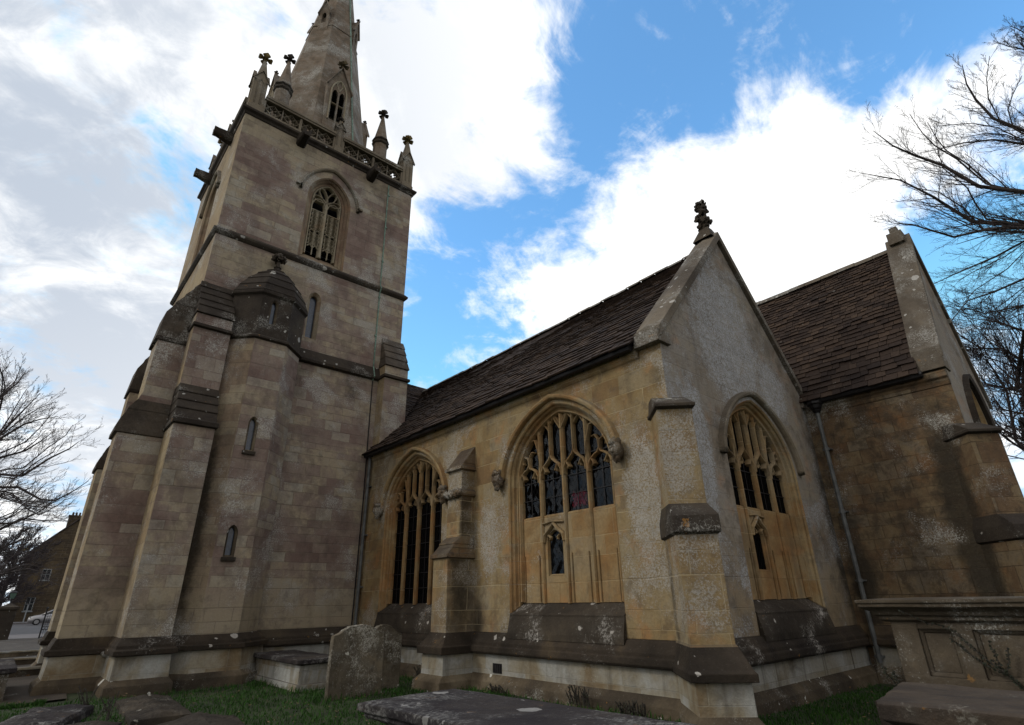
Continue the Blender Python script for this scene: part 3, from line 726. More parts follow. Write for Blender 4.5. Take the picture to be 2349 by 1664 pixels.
# ------------------------------------------------------------------ stone slate roofs
def slates(name, A, along, upv, L, S, seed, parent, course0=0.19, course1=0.095, w0=0.27, w1=0.16, sag=0.09):
    rg = random.Random(seed); A = Vector(A); al = Vector(along).normalized(); uv = Vector(upv).normalized()
    nn = al.cross(uv)
    if nn.z < 0: nn = -nn
    m = MB(); s = -0.06; i = 0
    while s < S:
        t = s/S; c = course0 + (course1-course0)*max(0, t); x = -rg.uniform(0, 0.3); lift = rg.uniform(-0.005, 0.008)
        while x < L:
            ww = (w0 + (w1-w0)*max(0, t))*rg.uniform(0.6, 1.45)
            a, b = max(0, x), min(L, x+ww-0.008)
            if b-a > 0.03:
                lo, hi = s + rg.uniform(-0.022, 0.015), min(S+0.02, s+c*1.35)
                th = rg.uniform(0.022, 0.042); tl = lift + rg.uniform(-0.003, 0.007)
                dip = lambda q: -sag*math.sin(math.pi*min(1, max(0, q/L)))*min(1, max(0.0, t)) + 0.008*math.sin(q*2.1+i*0.4)
                P = lambda q, sl, h: A + al*q + uv*sl + nn*(h+dip(q))
                k1, k2 = rg.uniform(-0.012, 0.012), rg.uniform(-0.012, 0.012)
                m.add([P(a, lo+k1, tl+0.012), P(b, lo+k2, tl+0.012), P(b, hi, -0.012), P(a, hi, -0.012),
                       P(a, lo+k1, tl+0.012+th), P(b, lo+k2, tl+0.012+th), P(b, hi, th-0.018), P(a, hi, th-0.018)],
                      [(4, 5, 6, 7), (0, 1, 5, 4), (1, 2, 6, 5), (3, 0, 4, 7)])
            x += ww
        s += c; i += 1
    m.add([A-nn*0.02, A+al*L-nn*0.02, A+al*L+uv*S-nn*0.04, A+uv*S-nn*0.04], [(0, 1, 2, 3)])
    return m.build(name, "stone_slates", parent)


sl = Vector((11.05-7.70, 0, 9.47-5.94)); RS = sl.length
r1 = slates("chapel_roof", (7.70, 5.38, 5.94), (0, 1, 0), sl, 12.6, RS, 1, church)
m = MB(); m.poly([(11.05, 5.3, 9.45), (11.05, 18, 9.45), (14.35, 18, 5.95), (14.35, 5.3, 5.95)]); m.build("roof_slope", "stone_slates", r1)
rd = MB()
for i in range(28):
    y0 = 5.4 + i*0.45; zz = 9.50 - 0.05*math.sin(math.pi*(y0-5.4)/12.6) + rn.uniform(-0.01, 0.012)
    rd.loft([[(10.90, y, zz-0.10), (10.98, y, zz+0.0), (11.05, y, zz+0.035), (11.12, y, zz), (11.20, y, zz-0.10)] for y in (y0, y0+0.44)], False)
rd.build("ridge_tile", "coping_stone", r1)
slates("nave_roof", (8.83, 15.2, 6.55), (1, 0, 0), (0, 3.1, 3.25), 7, 4.45, 2, church)

# chancel
mb = MB()
panel(mb, FC, [(-6.0, 0), (-1.96, 0), (-1.96, 6.3), (-6.0, 6.3)])
CE = lambda: arch(0.85, 4.9, 1.35, 2.2, 10, 16.25)
panel(mb, FCE, [(14.15, 0), (18.4, 0), (18.4, 6.1), (15.62, 10.0), (14.15, 6.3)], [CE()], mat=4)
extrude_profile(mb, FC, -4.93, -1.96, [(0.0, 5.66), (0.02, 5.67), (0.05, 5.80), (0.10, 5.84), (0.10, 5.98)], 0)
plinth(mb, FC, -4.72, -2.3); plinth(mb, FCE, 14.4, 18.4)
mb.poly([(18.4, 1.96, 0), (18.4, 9, 0), (18.4, 9, 6.1), (18.4, 1.96, 6.1)], 0)
mb.build("chancel_wall", ["chancel_stone", "plinth_mould", "base_stone", "foot_stone", "gable_stone"], church)
cw = MB()
cw.loft([ring2d(FCE, arch(0.85-i, 4.9, 1.35-i, 2.2+i, 10, 16.25), wv) for i, wv in ((0, 0), (0.04, 0.05), (0.10, 0.12), (0.14, 0.28))], False)
for um in (-0.24, 0.24): bar(cw, FCE, [(16.25+um, 2.3), (16.25+um, 5.9)], 0.05, 0.12, 0.28, 1)
cwo = cw.build("window", ["moulding_stone", "tracery_stone"], church)
g = MB(); panel(g, FCE, arch(0.72, 4.9, 1.2, 2.3, 8, 16.25), (), 0.27); g.build("pane", "leaded_glass", cwo)
h = MB(); h.loft([ring2d(FCE, arch(0.85+o, 4.9, 1.35+o*.8, 4.85, 10, 16.25), wv) for o, wv in ((0.06, 0.01), (0.06, -0.09), (0.18, -0.12), (0.22, 0.01))], False)
h.build("hood_mould", "dark_stone", cwo)
sl = Vector((15.72-13.92, 0, 10.0-6.02))
slates("chancel_roof", (13.92, 2.40, 6.02), (0, 1, 0), sl, 5.0, sl.length, 3, church, 0.165, 0.09, 0.26, 0.15, 0.02)
m = MB(); m.poly([(15.72, 2.2, 9.98), (15.72, 9, 9.98), (18.6, 9, 5.95), (18.6, 2.2, 5.95)]); m.build("roof_slope", "stone_slates", church)
rd = MB()
for i in range(11):
    y0 = 2.4 + i*0.45; zz = 10.05 + rn.uniform(-0.01, 0.012)
    rd.loft([[(15.60, y, zz-0.13), (15.65, y, zz-0.01), (15.72, y, zz+0.03), (15.79, y, zz-0.01), (15.85, y, zz-0.13)] for y in (y0, y0+0.44)], False)
rd.build("ridge_tile", "coping_stone", church)
cp = MB(); rg = []
for x, z in ((14.06, 6.42), (14.12, 6.50), (15.60, 10.12), (18.42, 6.3), (18.5, 6.15)):
    rg.append([(x, 1.90, z-0.15), (x, 2.46, z-0.15), (x, 2.46, z+0.12), (x, 1.90, z+0.12)])
cp.loft(rg, True, None, True, True)
cp.box((14.02, 1.93, 6.03), (14.5, 2.44, 6.28))
cp.box((15.40, 2.02, 10.0), (15.75, 2.36, 10.33)); cp.box((15.48, 2.10, 10.33), (15.66, 2.28, 10.52))
cp.build("gable_coping", "coping_stone", church)

# gutters and downpipes
g = MB(); g.tube([(7.76, y, 5.90) for y in (5.45, 8, 12, 16.0)], 0.075, 8)
for i in range(12): g.box((7.80, 5.8+i*0.9, 5.84), (7.97, 5.83+i*0.9, 5.90))
g.build("gutter", "black_iron", church)
g = MB(); g.tube([(13.97, y, 5.96) for y in (2.35, 3.5, 4.75)], 0.075, 8); g.build("gutter", "black_iron", church)


def downpipe(x, y, z1, z0, hopper, mat):
    p = MB(); p.tube([(x, y, z1), (x, y, z0)], 0.048, 8)
    zz = z1-0.9
    while zz > z0: p.tube([(x, y, zz), (x, y, zz-0.07)], 0.064, 8); p.box((x, y-0.09, zz-0.05), (x+0.16, y+0.09, zz-0.02)); zz -= 1.45
    o = p.build("downpipe", mat, church)
    if hopper:
        q = MB()
        q.loft([[(x+r*math.cos(a*0.785), y+r*math.sin(a*0.785), z) for a in range(8)] for z, r in ((5.66, 0.06), (5.72, 0.10), (5.74, 0.085), (5.78, 0.13), (5.86, 0.15), (5.88, 0.19), (5.93, 0.19), (5.93, 0.15))], True, None, False, True)
        q.build("hopper_head", "black_iron", o)


downpipe(13.98, 4.62, 5.7, 0.3, True, "grey_pipe")
downpipe(7.84, 15.84, 5.85, 0.75, False, "grey_pipe")

# ------------------------------------------------------------------ tower
def slit(mb, gl, fr, u0, hw, zs, h, z0, depth=0.14, ch=0.05, n=5):
    hole = arch(hw+ch, zs, h+ch, z0-ch, n, u0)
    inner = arch(hw, zs, h, z0, n, u0)
    mb.loft([ring2d(fr, hole, 0), ring2d(fr, inner, ch*1.2), ring2d(fr, inner, depth)], True, mat=3)
    panel(gl, fr, inner, (), depth-0.004)
    return hole


BELH = lambda u0: arch(0.80, 14.92, 1.02, 12.20, 10, u0)
tw = MB(); tgl = MB()
lan = slit(tw, tgl, FT, 5.44, 0.12, 10.84, 0.16, 9.46, 0.22, 0.09)
panel(tw, FT, [(2.2, 0), (8.72, 0), (8.72, 17.15), (2.2, 17.15)], [lan, BELH(5.44)])
panel(tw, FTS, [(-21.8, 0), (-16.0, 0), (-16.0, 17.15), (-21.8, 17.15)], [BELH(-18.9)])
tw.poly([(8.72, 16, 0), (8.72, 21.8, 0), (8.72, 21.8, 17.15), (8.72, 16, 17.15)])
tw.poly([(2.2, 21.8, 0), (8.72, 21.8, 0), (8.72, 21.8, 17.15), (2.2, 21.8, 17.15)])


def rect_ring(e, z): return [(2.2-e, 16-e, z), (8.72+e, 16-e, z), (8.72+e, 21.8+e, z), (2.2-e, 21.8+e, z)]


tw.loft([rect_ring(e, z) for e, z in ((0.0, 8.52), (0.12, 8.56), (0.14, 8.64), (0.02, 8.99), (0.0, 9.0))], True, mat=1)
tw.loft([rect_ring(e, z) for e, z in ((0.0, 11.96), (0.03, 11.97), (0.10, 12.05), (0.11, 12.12), (0.0, 12.24))], True, mat=1)
tw.loft([rect_ring(e, z) for e, z in ((0.0, 16.93), (0.03, 16.94), (0.06, 17.02), (0.14, 17.08), (0.15, 17.16), (0.03, 17.22), (-0.4, 17.22))], True, mat=1)
tw.loft([rect_ring(o, z) for o, z in PROF], True, mat=1)
tw.loft([rect_ring(o, z) for o, z in BASEP], True, mats=[2, 3, 3, 3])
tw.poly([(2.4, 16.2, 17.21), (8.5, 16.2, 17.21), (8.5, 21.6, 17.21), (2.4, 21.6, 17.21)], 1)
two = tw.build("tower_wall", ["tower_stone", "dark_stone", "base_stone", "tower_trim"], church)
tgl.build("pane", "slit_glass", two)


def belfry_window(fr, u0):
    mb = MB(); rings = []
    for ins, wd in ((0, 0), (0.06, 0.05), (0.06, 0.09), (0.13, 0.16), (0.15, 0.22), (0.23, 0.24), (0.25, 0.40)):
        rings.append(ring2d(fr, arch(0.80-ins, 14.92, 1.02-ins*0.85, 12.20+wd*1.1, 10, u0), wd))
    mb.loft(rings, False)
    mb.poly([fr(u0-.8, 12.2, 0), fr(u0+.8, 12.2, 0), fr(u0+.55, 12.64, .40), fr(u0-.55, 12.64, .40)])
    B = lambda path, hw, w0=0.22, w1=0.38, m=1: bar(mb, fr, [(u0+p[0], p[1]) for p in path], hw, w0, w1, m)
    B([(0, 12.6), (0, 14.95)], 0.075); B([(-0.52, 12.6), (-0.52, 14.95)], 0.04); B([(0.52, 12.6), (0.52, 14.95)], 0.04)
    for uc in (-0.275, 0.275):
        B([(uc+0.235*math.cos(math.pi*(1-i/10)), 14.66+0.33*math.sin(math.pi*i/10)) for i in range(11)], 0.03)
        B([(uc-0.22, 14.47), (uc+0.22, 14.47)], 0.035, 0.22)
        L = lambda path, hw=0.011: B(path, hw, 0.24, 0.29)
        L([(uc, 12.62), (uc, 14.46)], 0.02)
        for k in range(8):
            z0 = 13.02 + k*0.18
            if k not in (3,):
                L([(uc-0.2, z0), (uc+0.2, z0)])
                for s in (-1, 1):
                    c = uc + s*0.10
                    for q in (-1, 1):
                        L([(c-0.095, z0+0.09+q*0.085), (c-0.03, z0+0.09+q*0.03), (c+0.03, z0+0.09+q*0.03), (c+0.095, z0+0.09+q*0.085)], 0.012)
                        L([(c+q*0.095, z0+0.01), (c+q*0.05, z0+0.09), (c+q*0.095, z0+0.17)], 0.012)
            else:
                L([(uc-0.2, z0+0.02), (uc, z0+0.16), (uc+0.2, z0+0.02)], 0.018); L([(uc-0.2, z0+0.16), (uc, z0+0.01), (uc+0.2, z0+0.16)], 0.018)
        for s in (-1, 1):
            L([(uc+s*0.2, 12.92), (uc+s*0.10, 13.02), (uc, 12.92)], 0.02)
        L([(uc-0.1, 13.0), (uc, 13.12), (uc+0.1, 13.0)], 0.016)
    def petal(cx, cz, ang, ln, wd, hw=0.024):
        pts = []
        for i in range(13):
            t = 2*math.pi*i/12; x = ln*(0.5-0.5*math.cos(t)); y = wd*math.sin(t)*(0.55+0.45*(x/ln))
            pts.append((cx + x*math.cos(ang) - y*math.sin(ang), cz + x*math.sin(ang) + y*math.cos(ang)))
        B(pts, hw)
    petal(0, 14.93, rad(64), 0.64, 0.155); petal(0, 14.93, rad(116), 0.64, 0.155)
    petal(0.04, 14.95, rad(12), 0.47, 0.14); petal(-0.04, 14.95, rad(168), 0.47, 0.14)
    B(arch(0.53, 14.92, 0.78, 14.85, 10), 0.035)
    ob = mb.build("belfry_window", ["tower_trim", "pale_tracery"], church)
    lv = MB()
    panel(lv, fr, arch(0.58, 14.92, 0.85, 12.5, 8, u0), (), 0.62, 1)
    for k in range(12):
        z0 = 12.6 + k*0.18
        lv.poly([fr(u0-0.55, z0, 0.42), fr(u0+0.55, z0, 0.42), fr(u0+0.55, z0+0.16, 0.60), fr(u0-0.55, z0+0.16, 0.60)], 0)
    lv.build("louvre", ["louvre_slate", "void_dark"], ob)
    h = MB(); hr = []
    for o, wd in ((0.22, 0.01), (0.22, -0.05), (0.26, -0.10), (0.31, -0.10), (0.34, 0.01)):
        hr.append(ring2d(fr, arch(0.80+o, 14.92, 1.02+o*1.25, 15.05, 10, u0), wd))
    h.loft(hr, False)
    for s in (-1, 1): h.box(*[tuple(map(f, fr(u0+s*1.02, 15.03, -0.10), fr(u0+s*1.24, 15.11, 0.01))) for f in (min, max)])
    h.build("hood_mould", "parapet_stone", ob)


belfry_window(FT, 5.44)
belfry_window(FTS, -18.9)

# tower buttresses
TB = ["tower_stone", "dark_stone", "base_stone", "foot_stone", "plinth_mould", "weather_stone"]
b = MB()
buttress(b, Frame((2.60, 16, 0), (0, 1, 0)),
         [(-0.1, 1.50, 0.61), (0.14, 1.48, 0.60), (0.24, 1.34, 0.52), (0.66, 1.31, 0.50), (0.68, 1.43, 0.58), (0.77, 1.43, 0.58), (0.80, 1.36, 0.54), (0.86, 1.35, 0.54), (0.98, 1.18, 0.47), (1.0, 1.15, 0.46), (5.66, 1.15, 0.46),
          (5.68, 1.24, 0.51), (5.80, 1.24, 0.51), (5.83, 1.16, 0.47)] + steps(5.84, 1.16, 6.86, 0.64, 4, 0.46, 0.02)[1:] + [(8.50, 0.63, 0.46), (8.52, 0.73, 0.50), (8.60, 0.73, 0.50), (8.62, 0.62, 0.46), (8.93, 0.62, 0.46),
          (8.95, 0.68, 0.49)] + steps(8.97, 0.67, 10.25, -0.01, 5, 0.45, 0.018)[1:],
         [(0.25, 0.66, 2), (-1, 0.23, 3), (0.67, 0.99, 4), (5.67, 6.87, 1), (8.51, 8.625, 1), (8.94, 10.3, 1)], back=0.1)
b.build("buttress", TB, church)
SB = [(-0.1, 1.24, 0.56), (0.14, 1.22, 0.55), (0.24, 1.12, 0.50), (0.66, 1.10, 0.49), (0.68, 1.20, 0.55), (0.77, 1.20, 0.55), (0.80, 1.13, 0.52), (0.98, 1.06, 0.47), (1.0, 1.04, 0.46), (5.50, 1.03, 0.46),
      (5.52, 1.10, 0.50), (5.62, 1.10, 0.50), (5.86, 1.05, 0.47)] + steps(5.87, 1.05, 6.40, 0.80, 2, 0.46)[1:] + [(6.6, 0.73, 0.46), (8.10, 0.72, 0.46), (8.12, 0.79, 0.49), (8.22, 0.78, 0.49), (8.56, 0.74, 0.47), (8.96, 0.70, 0.46)] + steps(8.97, 0.70, 10.22, -0.01, 4, 0.45)[1:]
SD = [(0.25, 0.66, 2), (-1, 0.23, 3), (0.67, 0.99, 4), (5.51, 6.42, 5), (8.11, 8.24, 1), (8.24, 10.3, 5)]
for y, k in ((16.38, 1.0), (21.40, 0.86)):
    b = MB(); buttress(b, Frame((2.2, y, 0), (1, 0, 0)), [(z, o*k, hw) for z, o, hw in SB], SD, back=0.1); b.build("buttress", TB, church)
b = MB()
buttress(b, Frame((8.40, 16, 0), (0, 1, 0)), [(4, 0.45, 0.44), (8.55, 0.45, 0.44), (8.57, 0.54, 0.49), (8.66, 0.54, 0.49), (8.68, 0.45, 0.44), (9.0, 0.44, 0.44), (9.02, 0.50, 0.47)] + steps(9.04, 0.50, 10.22, -0.01, 4, 0.43, 0.018)[1:],
         [(8.56, 8.69, 1), (9.01, 10.3, 5)], back=0.1)
b.build("buttress", TB, church)

# stair turret
TX, TY = 4.05, 16.1


def octa(cx, cy, a, z, n=8):
    r = a/math.cos(math.pi/n)
    return [(cx+r*math.cos(2*math.pi*(i+0.5)/n), cy+r*math.sin(2*math.pi*(i+0.5)/n), z) for i in range(n)]


st = MB(); sg = MB()
FTU = Frame((0, TY-1.06, 0), (0, 1, 0)); FTD = Frame((0, TY-1.045, 0), (0, 1, 0))
hx = 1.06*math.tan(math.pi/8); hx2 = 1.045*math.tan(math.pi/8)
sg2, sg3 = MB(), MB()
s1 = slit(st, sg, FTU, 3.985, 0.075, 6.02, 0.16, 5.33); s2 = slit(st, sg2, FTU, 3.96, 0.075, 3.22, 0.15, 2.71)
panel(st, FTU, [(TX-hx, 0.98), (TX+hx, 0.98), (TX+hx, 8.5), (TX-hx, 8.5)], [s1, s2])
s3 = slit(st, sg3, FTD, 3.985, 0.06, 9.66, 0.12, 9.06)
panel(st, FTD, [(TX-hx2, 8.6), (TX+hx2, 8.6), (TX+hx2, 9.98), (TX-hx2, 9.98)], [s3], mat=1)
for a, z0, z1, mm in ((1.06, 0.98, 8.5, 0), (1.045, 8.6, 9.98, 1)):
    r0, r1_ = octa(TX, TY, a, z0), octa(TX, TY, a, z1)
    for i in range(8):
        j = (i+1) % 8
        if i == 5: continue
        st.poly([r0[i], r0[j], r1_[j], r1_[i]], mm)
st.loft([octa(TX, TY, a, z) for a, z in ((1.42, -0.1), (1.41, 0.14), (1.28, 0.24), (1.24, 0.68))], True, mats=[3, 3, 2])
st.loft([octa(TX, TY, a, z) for a, z in ((1.24, 0.68), (1.33, 0.69), (1.33, 0.78), (1.27, 0.80), (1.25, 0.86), (1.08, 0.985), (1.06, 0.99))], True, mat=4)
st.loft([octa(TX, TY, a, z) for a, z in ((1.05, 8.47), (1.14, 8.51), (1.14, 8.57), (1.045, 8.63))], True, mat=1)
for s in (s1, s2):
    c = (s[0][0]+s[-1][0])/2
    st.box((c-0.16, TY-1.13, s[0][1]-0.09), (c+0.16, TY-1.05, s[0][1]+0.0), 1)
roof = [(1.04, 9.90), (1.08, 9.93), (1.115, 9.96), (1.115, 10.03), (1.09, 10.06)]
PR = [(1.09, 10.06), (0.98, 10.30), (0.80, 10.58), (0.56, 10.86), (0.30, 11.08), (0.12, 11.20)]
for (a0, z0), (a1, z1) in zip(PR, PR[1:]): roof += [(a0+0.010, z0+0.003), (a0+0.004, z0+0.03), (a1, z1)]
roof += [(0.09, 11.27)]
cyr = lambda z: TY - 0.36*max(0.0, min(1.0, (z-10.0)/1.2))       # the cap leans clear of the tower wall
st.loft([octa(TX, cyr(z), a, z) for a, z in roof], True, mat=1)
sto = st.build("stair_turret", ["tower_stone", "dark_stone", "base_stone", "foot_stone", "plinth_mould"], church)
for q_ in (sg, sg2, sg3): q_.build("pane", "slit_glass", sto)
f = MB(); zt = roof[-1][1]; FY = cyr(11.3)
f.tube([(TX, FY, zt-0.1), (TX, FY, zt+0.03), (TX, FY, zt+0.06), (TX, FY, zt+0.10), (TX, FY, zt+0.28)], [0.09, 0.08, 0.12, 0.06, 0.055], 8)
for k in range(8):
    a = k*0.785; f.lump((TX+0.15*math.cos(a), FY+0.15*math.sin(a), zt+0.36+0.05*(k % 2)), 0.085, 60+k, (1, 1, 0.9), 0.35, 7)
f.lump((TX, FY, zt+0.5), 0.10, 70, (1, 1, 1.2), 0.3, 8)
f.build("finial", "weather_stone", sto)


# ------------------------------------------------------------------ parapet, pinnacles, gargoyles
def cross(mb, x, y, z, s=1.0, mat=0):
    """stone cross flower: four flared arms on a short neck"""
    mb.tube([(x, y, z), (x, y, z+0.12*s)], [0.06*s, 0.05*s], 6, mat)
    zc = z+0.19*s
    mb.lump((x, y, zc), 0.085*s, 3, (1, 1, 1), 0.15, 8, mat)
    for dx, dy, dz in ((1, 0, 0), (-1, 0, 0), (0, 1, 0), (0, -1, 0), (0, 0, 1)):
        d = Vector((dx, dy, dz)); c = Vector((x, y, zc))
        a = d.orthogonal().normalized(); e = d.cross(a)
        rings = [[c + d*(t*s) + (a*p + e*q)*(k*s) for p, q in ((1, 1), (-1, 1), (-1, -1), (1, -1))] for t, k in ((0.03, 0.05), (0.10, 0.055), (0.17, 0.092), (0.235, 0.075))]
        mb.loft(rings, True, None, True, True, mat)


def square_pinnacle(origin, hw, ztop_shaft, zgab, zapex, cs, gold):
    x, y, _ = origin; z0 = 17.2
    sq = lambda h, z: [(x-h, y-h, z), (x+h, y-h, z), (x+h, y+h, z), (x-h, y+h, z)]
    m = MB()
    m.loft([sq(hw, z0), sq(hw, z0+0.22), sq(hw-0.025, z0+0.27), sq(hw-0.03, ztop_shaft)], True)
    for s in range(4):
        fr = Frame((x, y, 0), ((0, 1, 0), (1, 0, 0), (0, -1, 0), (-1, 0, 0))[s])
        e = hw-0.03
        m.poly([fr(-e, ztop_shaft, -e), fr(e, ztop_shaft, -e), fr(0, zgab, -e)])
        m.loft([[fr(-e-0.07, ztop_shaft-0.09, w_), fr(0, zgab+0.03, w_), fr(e+0.07, ztop_shaft-0.09, w_)] for w_ in (-e-0.05, -e+0.06)], False)
        m.loft([[fr(-e-0.07, ztop_shaft-0.09, w_), fr(0, zgab-0.07, w_), fr(e+0.07, ztop_shaft-0.09, w_)] for w_ in (-e-0.05, -e+0.06)], False)
        m.poly([fr(-e-0.07, ztop_shaft-0.09, -e-0.05), fr(0, zgab-0.07, -e-0.05), fr(e+0.07, ztop_shaft-0.09, -e-0.05), fr(0, zgab+0.03, -e-0.05)])
        bar(m, fr, [(-0.09, z0+0.4), (-0.09, ztop_shaft-0.12), (0, ztop_shaft+0.05), (0.09, ztop_shaft-0.12), (0.09, z0+0.4)], 0.02, -e-0.018, -e+0.01)
    m.loft([sq(hw-0.06, ztop_shaft+0.1), sq(0.05, zapex)], True, None, False, True)
    o = m.build("pinnacle", "parapet_stone", church, origin)
    c = MB(); cross(c, x, y, zapex-0.03, cs); c.build("cross_finial", "gold_lichen_stone" if gold else "dark_stone", o)
    return o


p0 = square_pinnacle((2.45, 16.25, 17.2), 0.26, 18.72, 19.22, 19.88, 1.0, True)
for loc in ((8.47, 16.25, 17.2), (2.45, 21.55, 17.2), (8.47, 21.55, 17.2)): dup(p0, loc, church)
p1 = square_pinnacle((5.47, 16.15, 17.2), 0.17, 18.48, 18.80, 18.95, 0.55, False)
for loc in ((2.35, 18.9, 17.2), (8.57, 18.9, 17.2)): dup(p1, loc, church)


def octagon_pinnacle(origin):
    x, y, z = origin; m = MB()
    R = lambda a, zz: octa(x, y, a, zz)
    m.loft([R(0.28, z), R(0.27, 19.60)], True)
    m.loft([R(0.27, 19.60), R(0.33, 19.66), R(0.33, 19.72), R(0.29, 19.75), R(0.29, 19.80), R(0.34, 19.84), R(0.33, 19.90), R(0.27, 19.95)], True, mat=1)
    m.loft([R(0.27, 19.95), R(0.045, 21.36)], True)
    o = m.build("pinnacle", ["spire_stone", "dark_stone"], church, origin)
    c = MB(); cross(c, x, y, 21.33, 0.95); c.build("cross_finial", "dark_stone", o)
    return o


q0 = octagon_pinnacle((3.38, 16.95, 17.2))
for loc in ((7.55, 16.95, 17.2), (3.38, 20.85, 17.2), (7.55, 20.85, 17.2)): dup(q0, loc, church)


def parapet(fr, spans):
    m = MB()
    for u0, u1, n in spans:
        for z0, z1, w0, w1 in ((17.21, 17.40, 0.02, 0.27), (17.95, 18.03, -0.02, 0.29), (18.03, 18.14, -0.05, 0.32)):
            m.box(*[tuple(map(f, fr(u0, z0, w0), fr(u1, z1, w1))) for f in (min, max)])
        L = (u1-u0)/n
        for k in range(n+1):
            uu = u0 + L*k; hwp = 0.045 if k % 2 == 0 else 0.02
            m.box(*[tuple(map(f, fr(uu-hwp, 17.39, 0.03 if k % 2 == 0 else 0.07), fr(uu+hwp, 17.96, 0.26))) for f in (min, max)])
        for k in range(n):
            c = u0 + L*(k+0.5); zc = 17.675; a, hz = L*0.42, 0.275
            B = lambda path, hw, w0=0.09: bar(m, fr, [(c+p[0]*a, zc+p[1]*hz) for p in path], hw, w0, 0.24)
            B([(-1, 0), (0, 1), (1, 0)], 0.028); B([(-1, 0), (0, -1), (1, 0)], 0.028)
            for sx, sz in ((1, 1), (-1, 1), (1, -1), (-1, -1)):
                B([(sx*0.5, sz*0.5), (sx*0.20, sz*0.22)], 0.035, 0.12)
                B([(sx*1.1, sz*0.95), (sx*0.72, sz*0.62), (sx*0.5, sz*0.5)], 0.03, 0.12)
                B([(sx*0.85, sz*0.2), (sx*0.55, sz*0.12)], 0.022, 0.13); B([(sx*0.15, sz*0.85), (sx*0.10, sz*0.55)], 0.022, 0.13)
    m.build("parapet", "parapet_stone", church)


parapet(FT, [(2.71, 5.30, 4), (5.64, 8.21, 4)])
parapet(FTS, [(-21.29, -19.07, 3), (-18.73, -16.51, 3)])
parapet(Frame((0, 21.8, 0), (0, -1, 0)), [(-8.21, -5.64, 4), (-5.30, -2.71, 4)])
parapet(Frame((8.72, 0, 0), (-1, 0, 0)), [(16.51, 18.73, 3), (19.07, 21.29, 3)])


def gargoyle(fr, u0):
    m = MB(); z = 16.86
    sec = lambda k, w_, dz: [fr(u0-0.15*k, z-0.10*k+dz, w_), fr(u0-0.10*k, z-0.17*k+dz, w_), fr(u0+0.10*k, z-0.17*k+dz, w_), fr(u0+0.15*k, z-0.10*k+dz, w_),
                         fr(u0+0.15*k, z+0.15*k+dz, w_), fr(u0+0.08*k, z+0.15*k+dz, w_), fr(u0+0.05*k, z+0.02*k+dz, w_), fr(u0-0.05*k, z+0.02*k+dz, w_), fr(u0-0.08*k, z+0.15*k+dz, w_), fr(u0-0.15*k, z+0.15*k+dz, w_)]
    m.loft([sec(1.15, 0.1, -0.04), sec(1.1, -0.05, -0.03), sec(1.0, -0.3, 0.0), sec(0.85, -0.5, 0.02), sec(0.88, -0.62, 0.02)], True, None, False, True)
    m.build("gargoyle", "dark_stone", church)


for u in (4.12, 6.86): gargoyle(FT, u)
for u in (-17.45, -20.1): gargoyle(FTS, u)

# ------------------------------------------------------------------ spire
SX, SY = 5.45, 18.9
ap = lambda z: 1.9*(34.0-z)/14.0
sp = MB()
sp.loft([octa(SX, SY, ap(z), z) for z in (17.2, 20, 23, 26.05)], True)
sp.loft([octa(SX, SY, ap(z)+e, z) for z, e in ((26.05, 0), (26.06, 0.03), (26.12, 0.03), (26.14, 0))], True)
sp.loft([octa(SX, SY, max(0.03, ap(z)), z) for z in (26.13, 28, 31, 33.8)], True, None, False, True)
spo = sp.build("spire", "spire_stone", church)


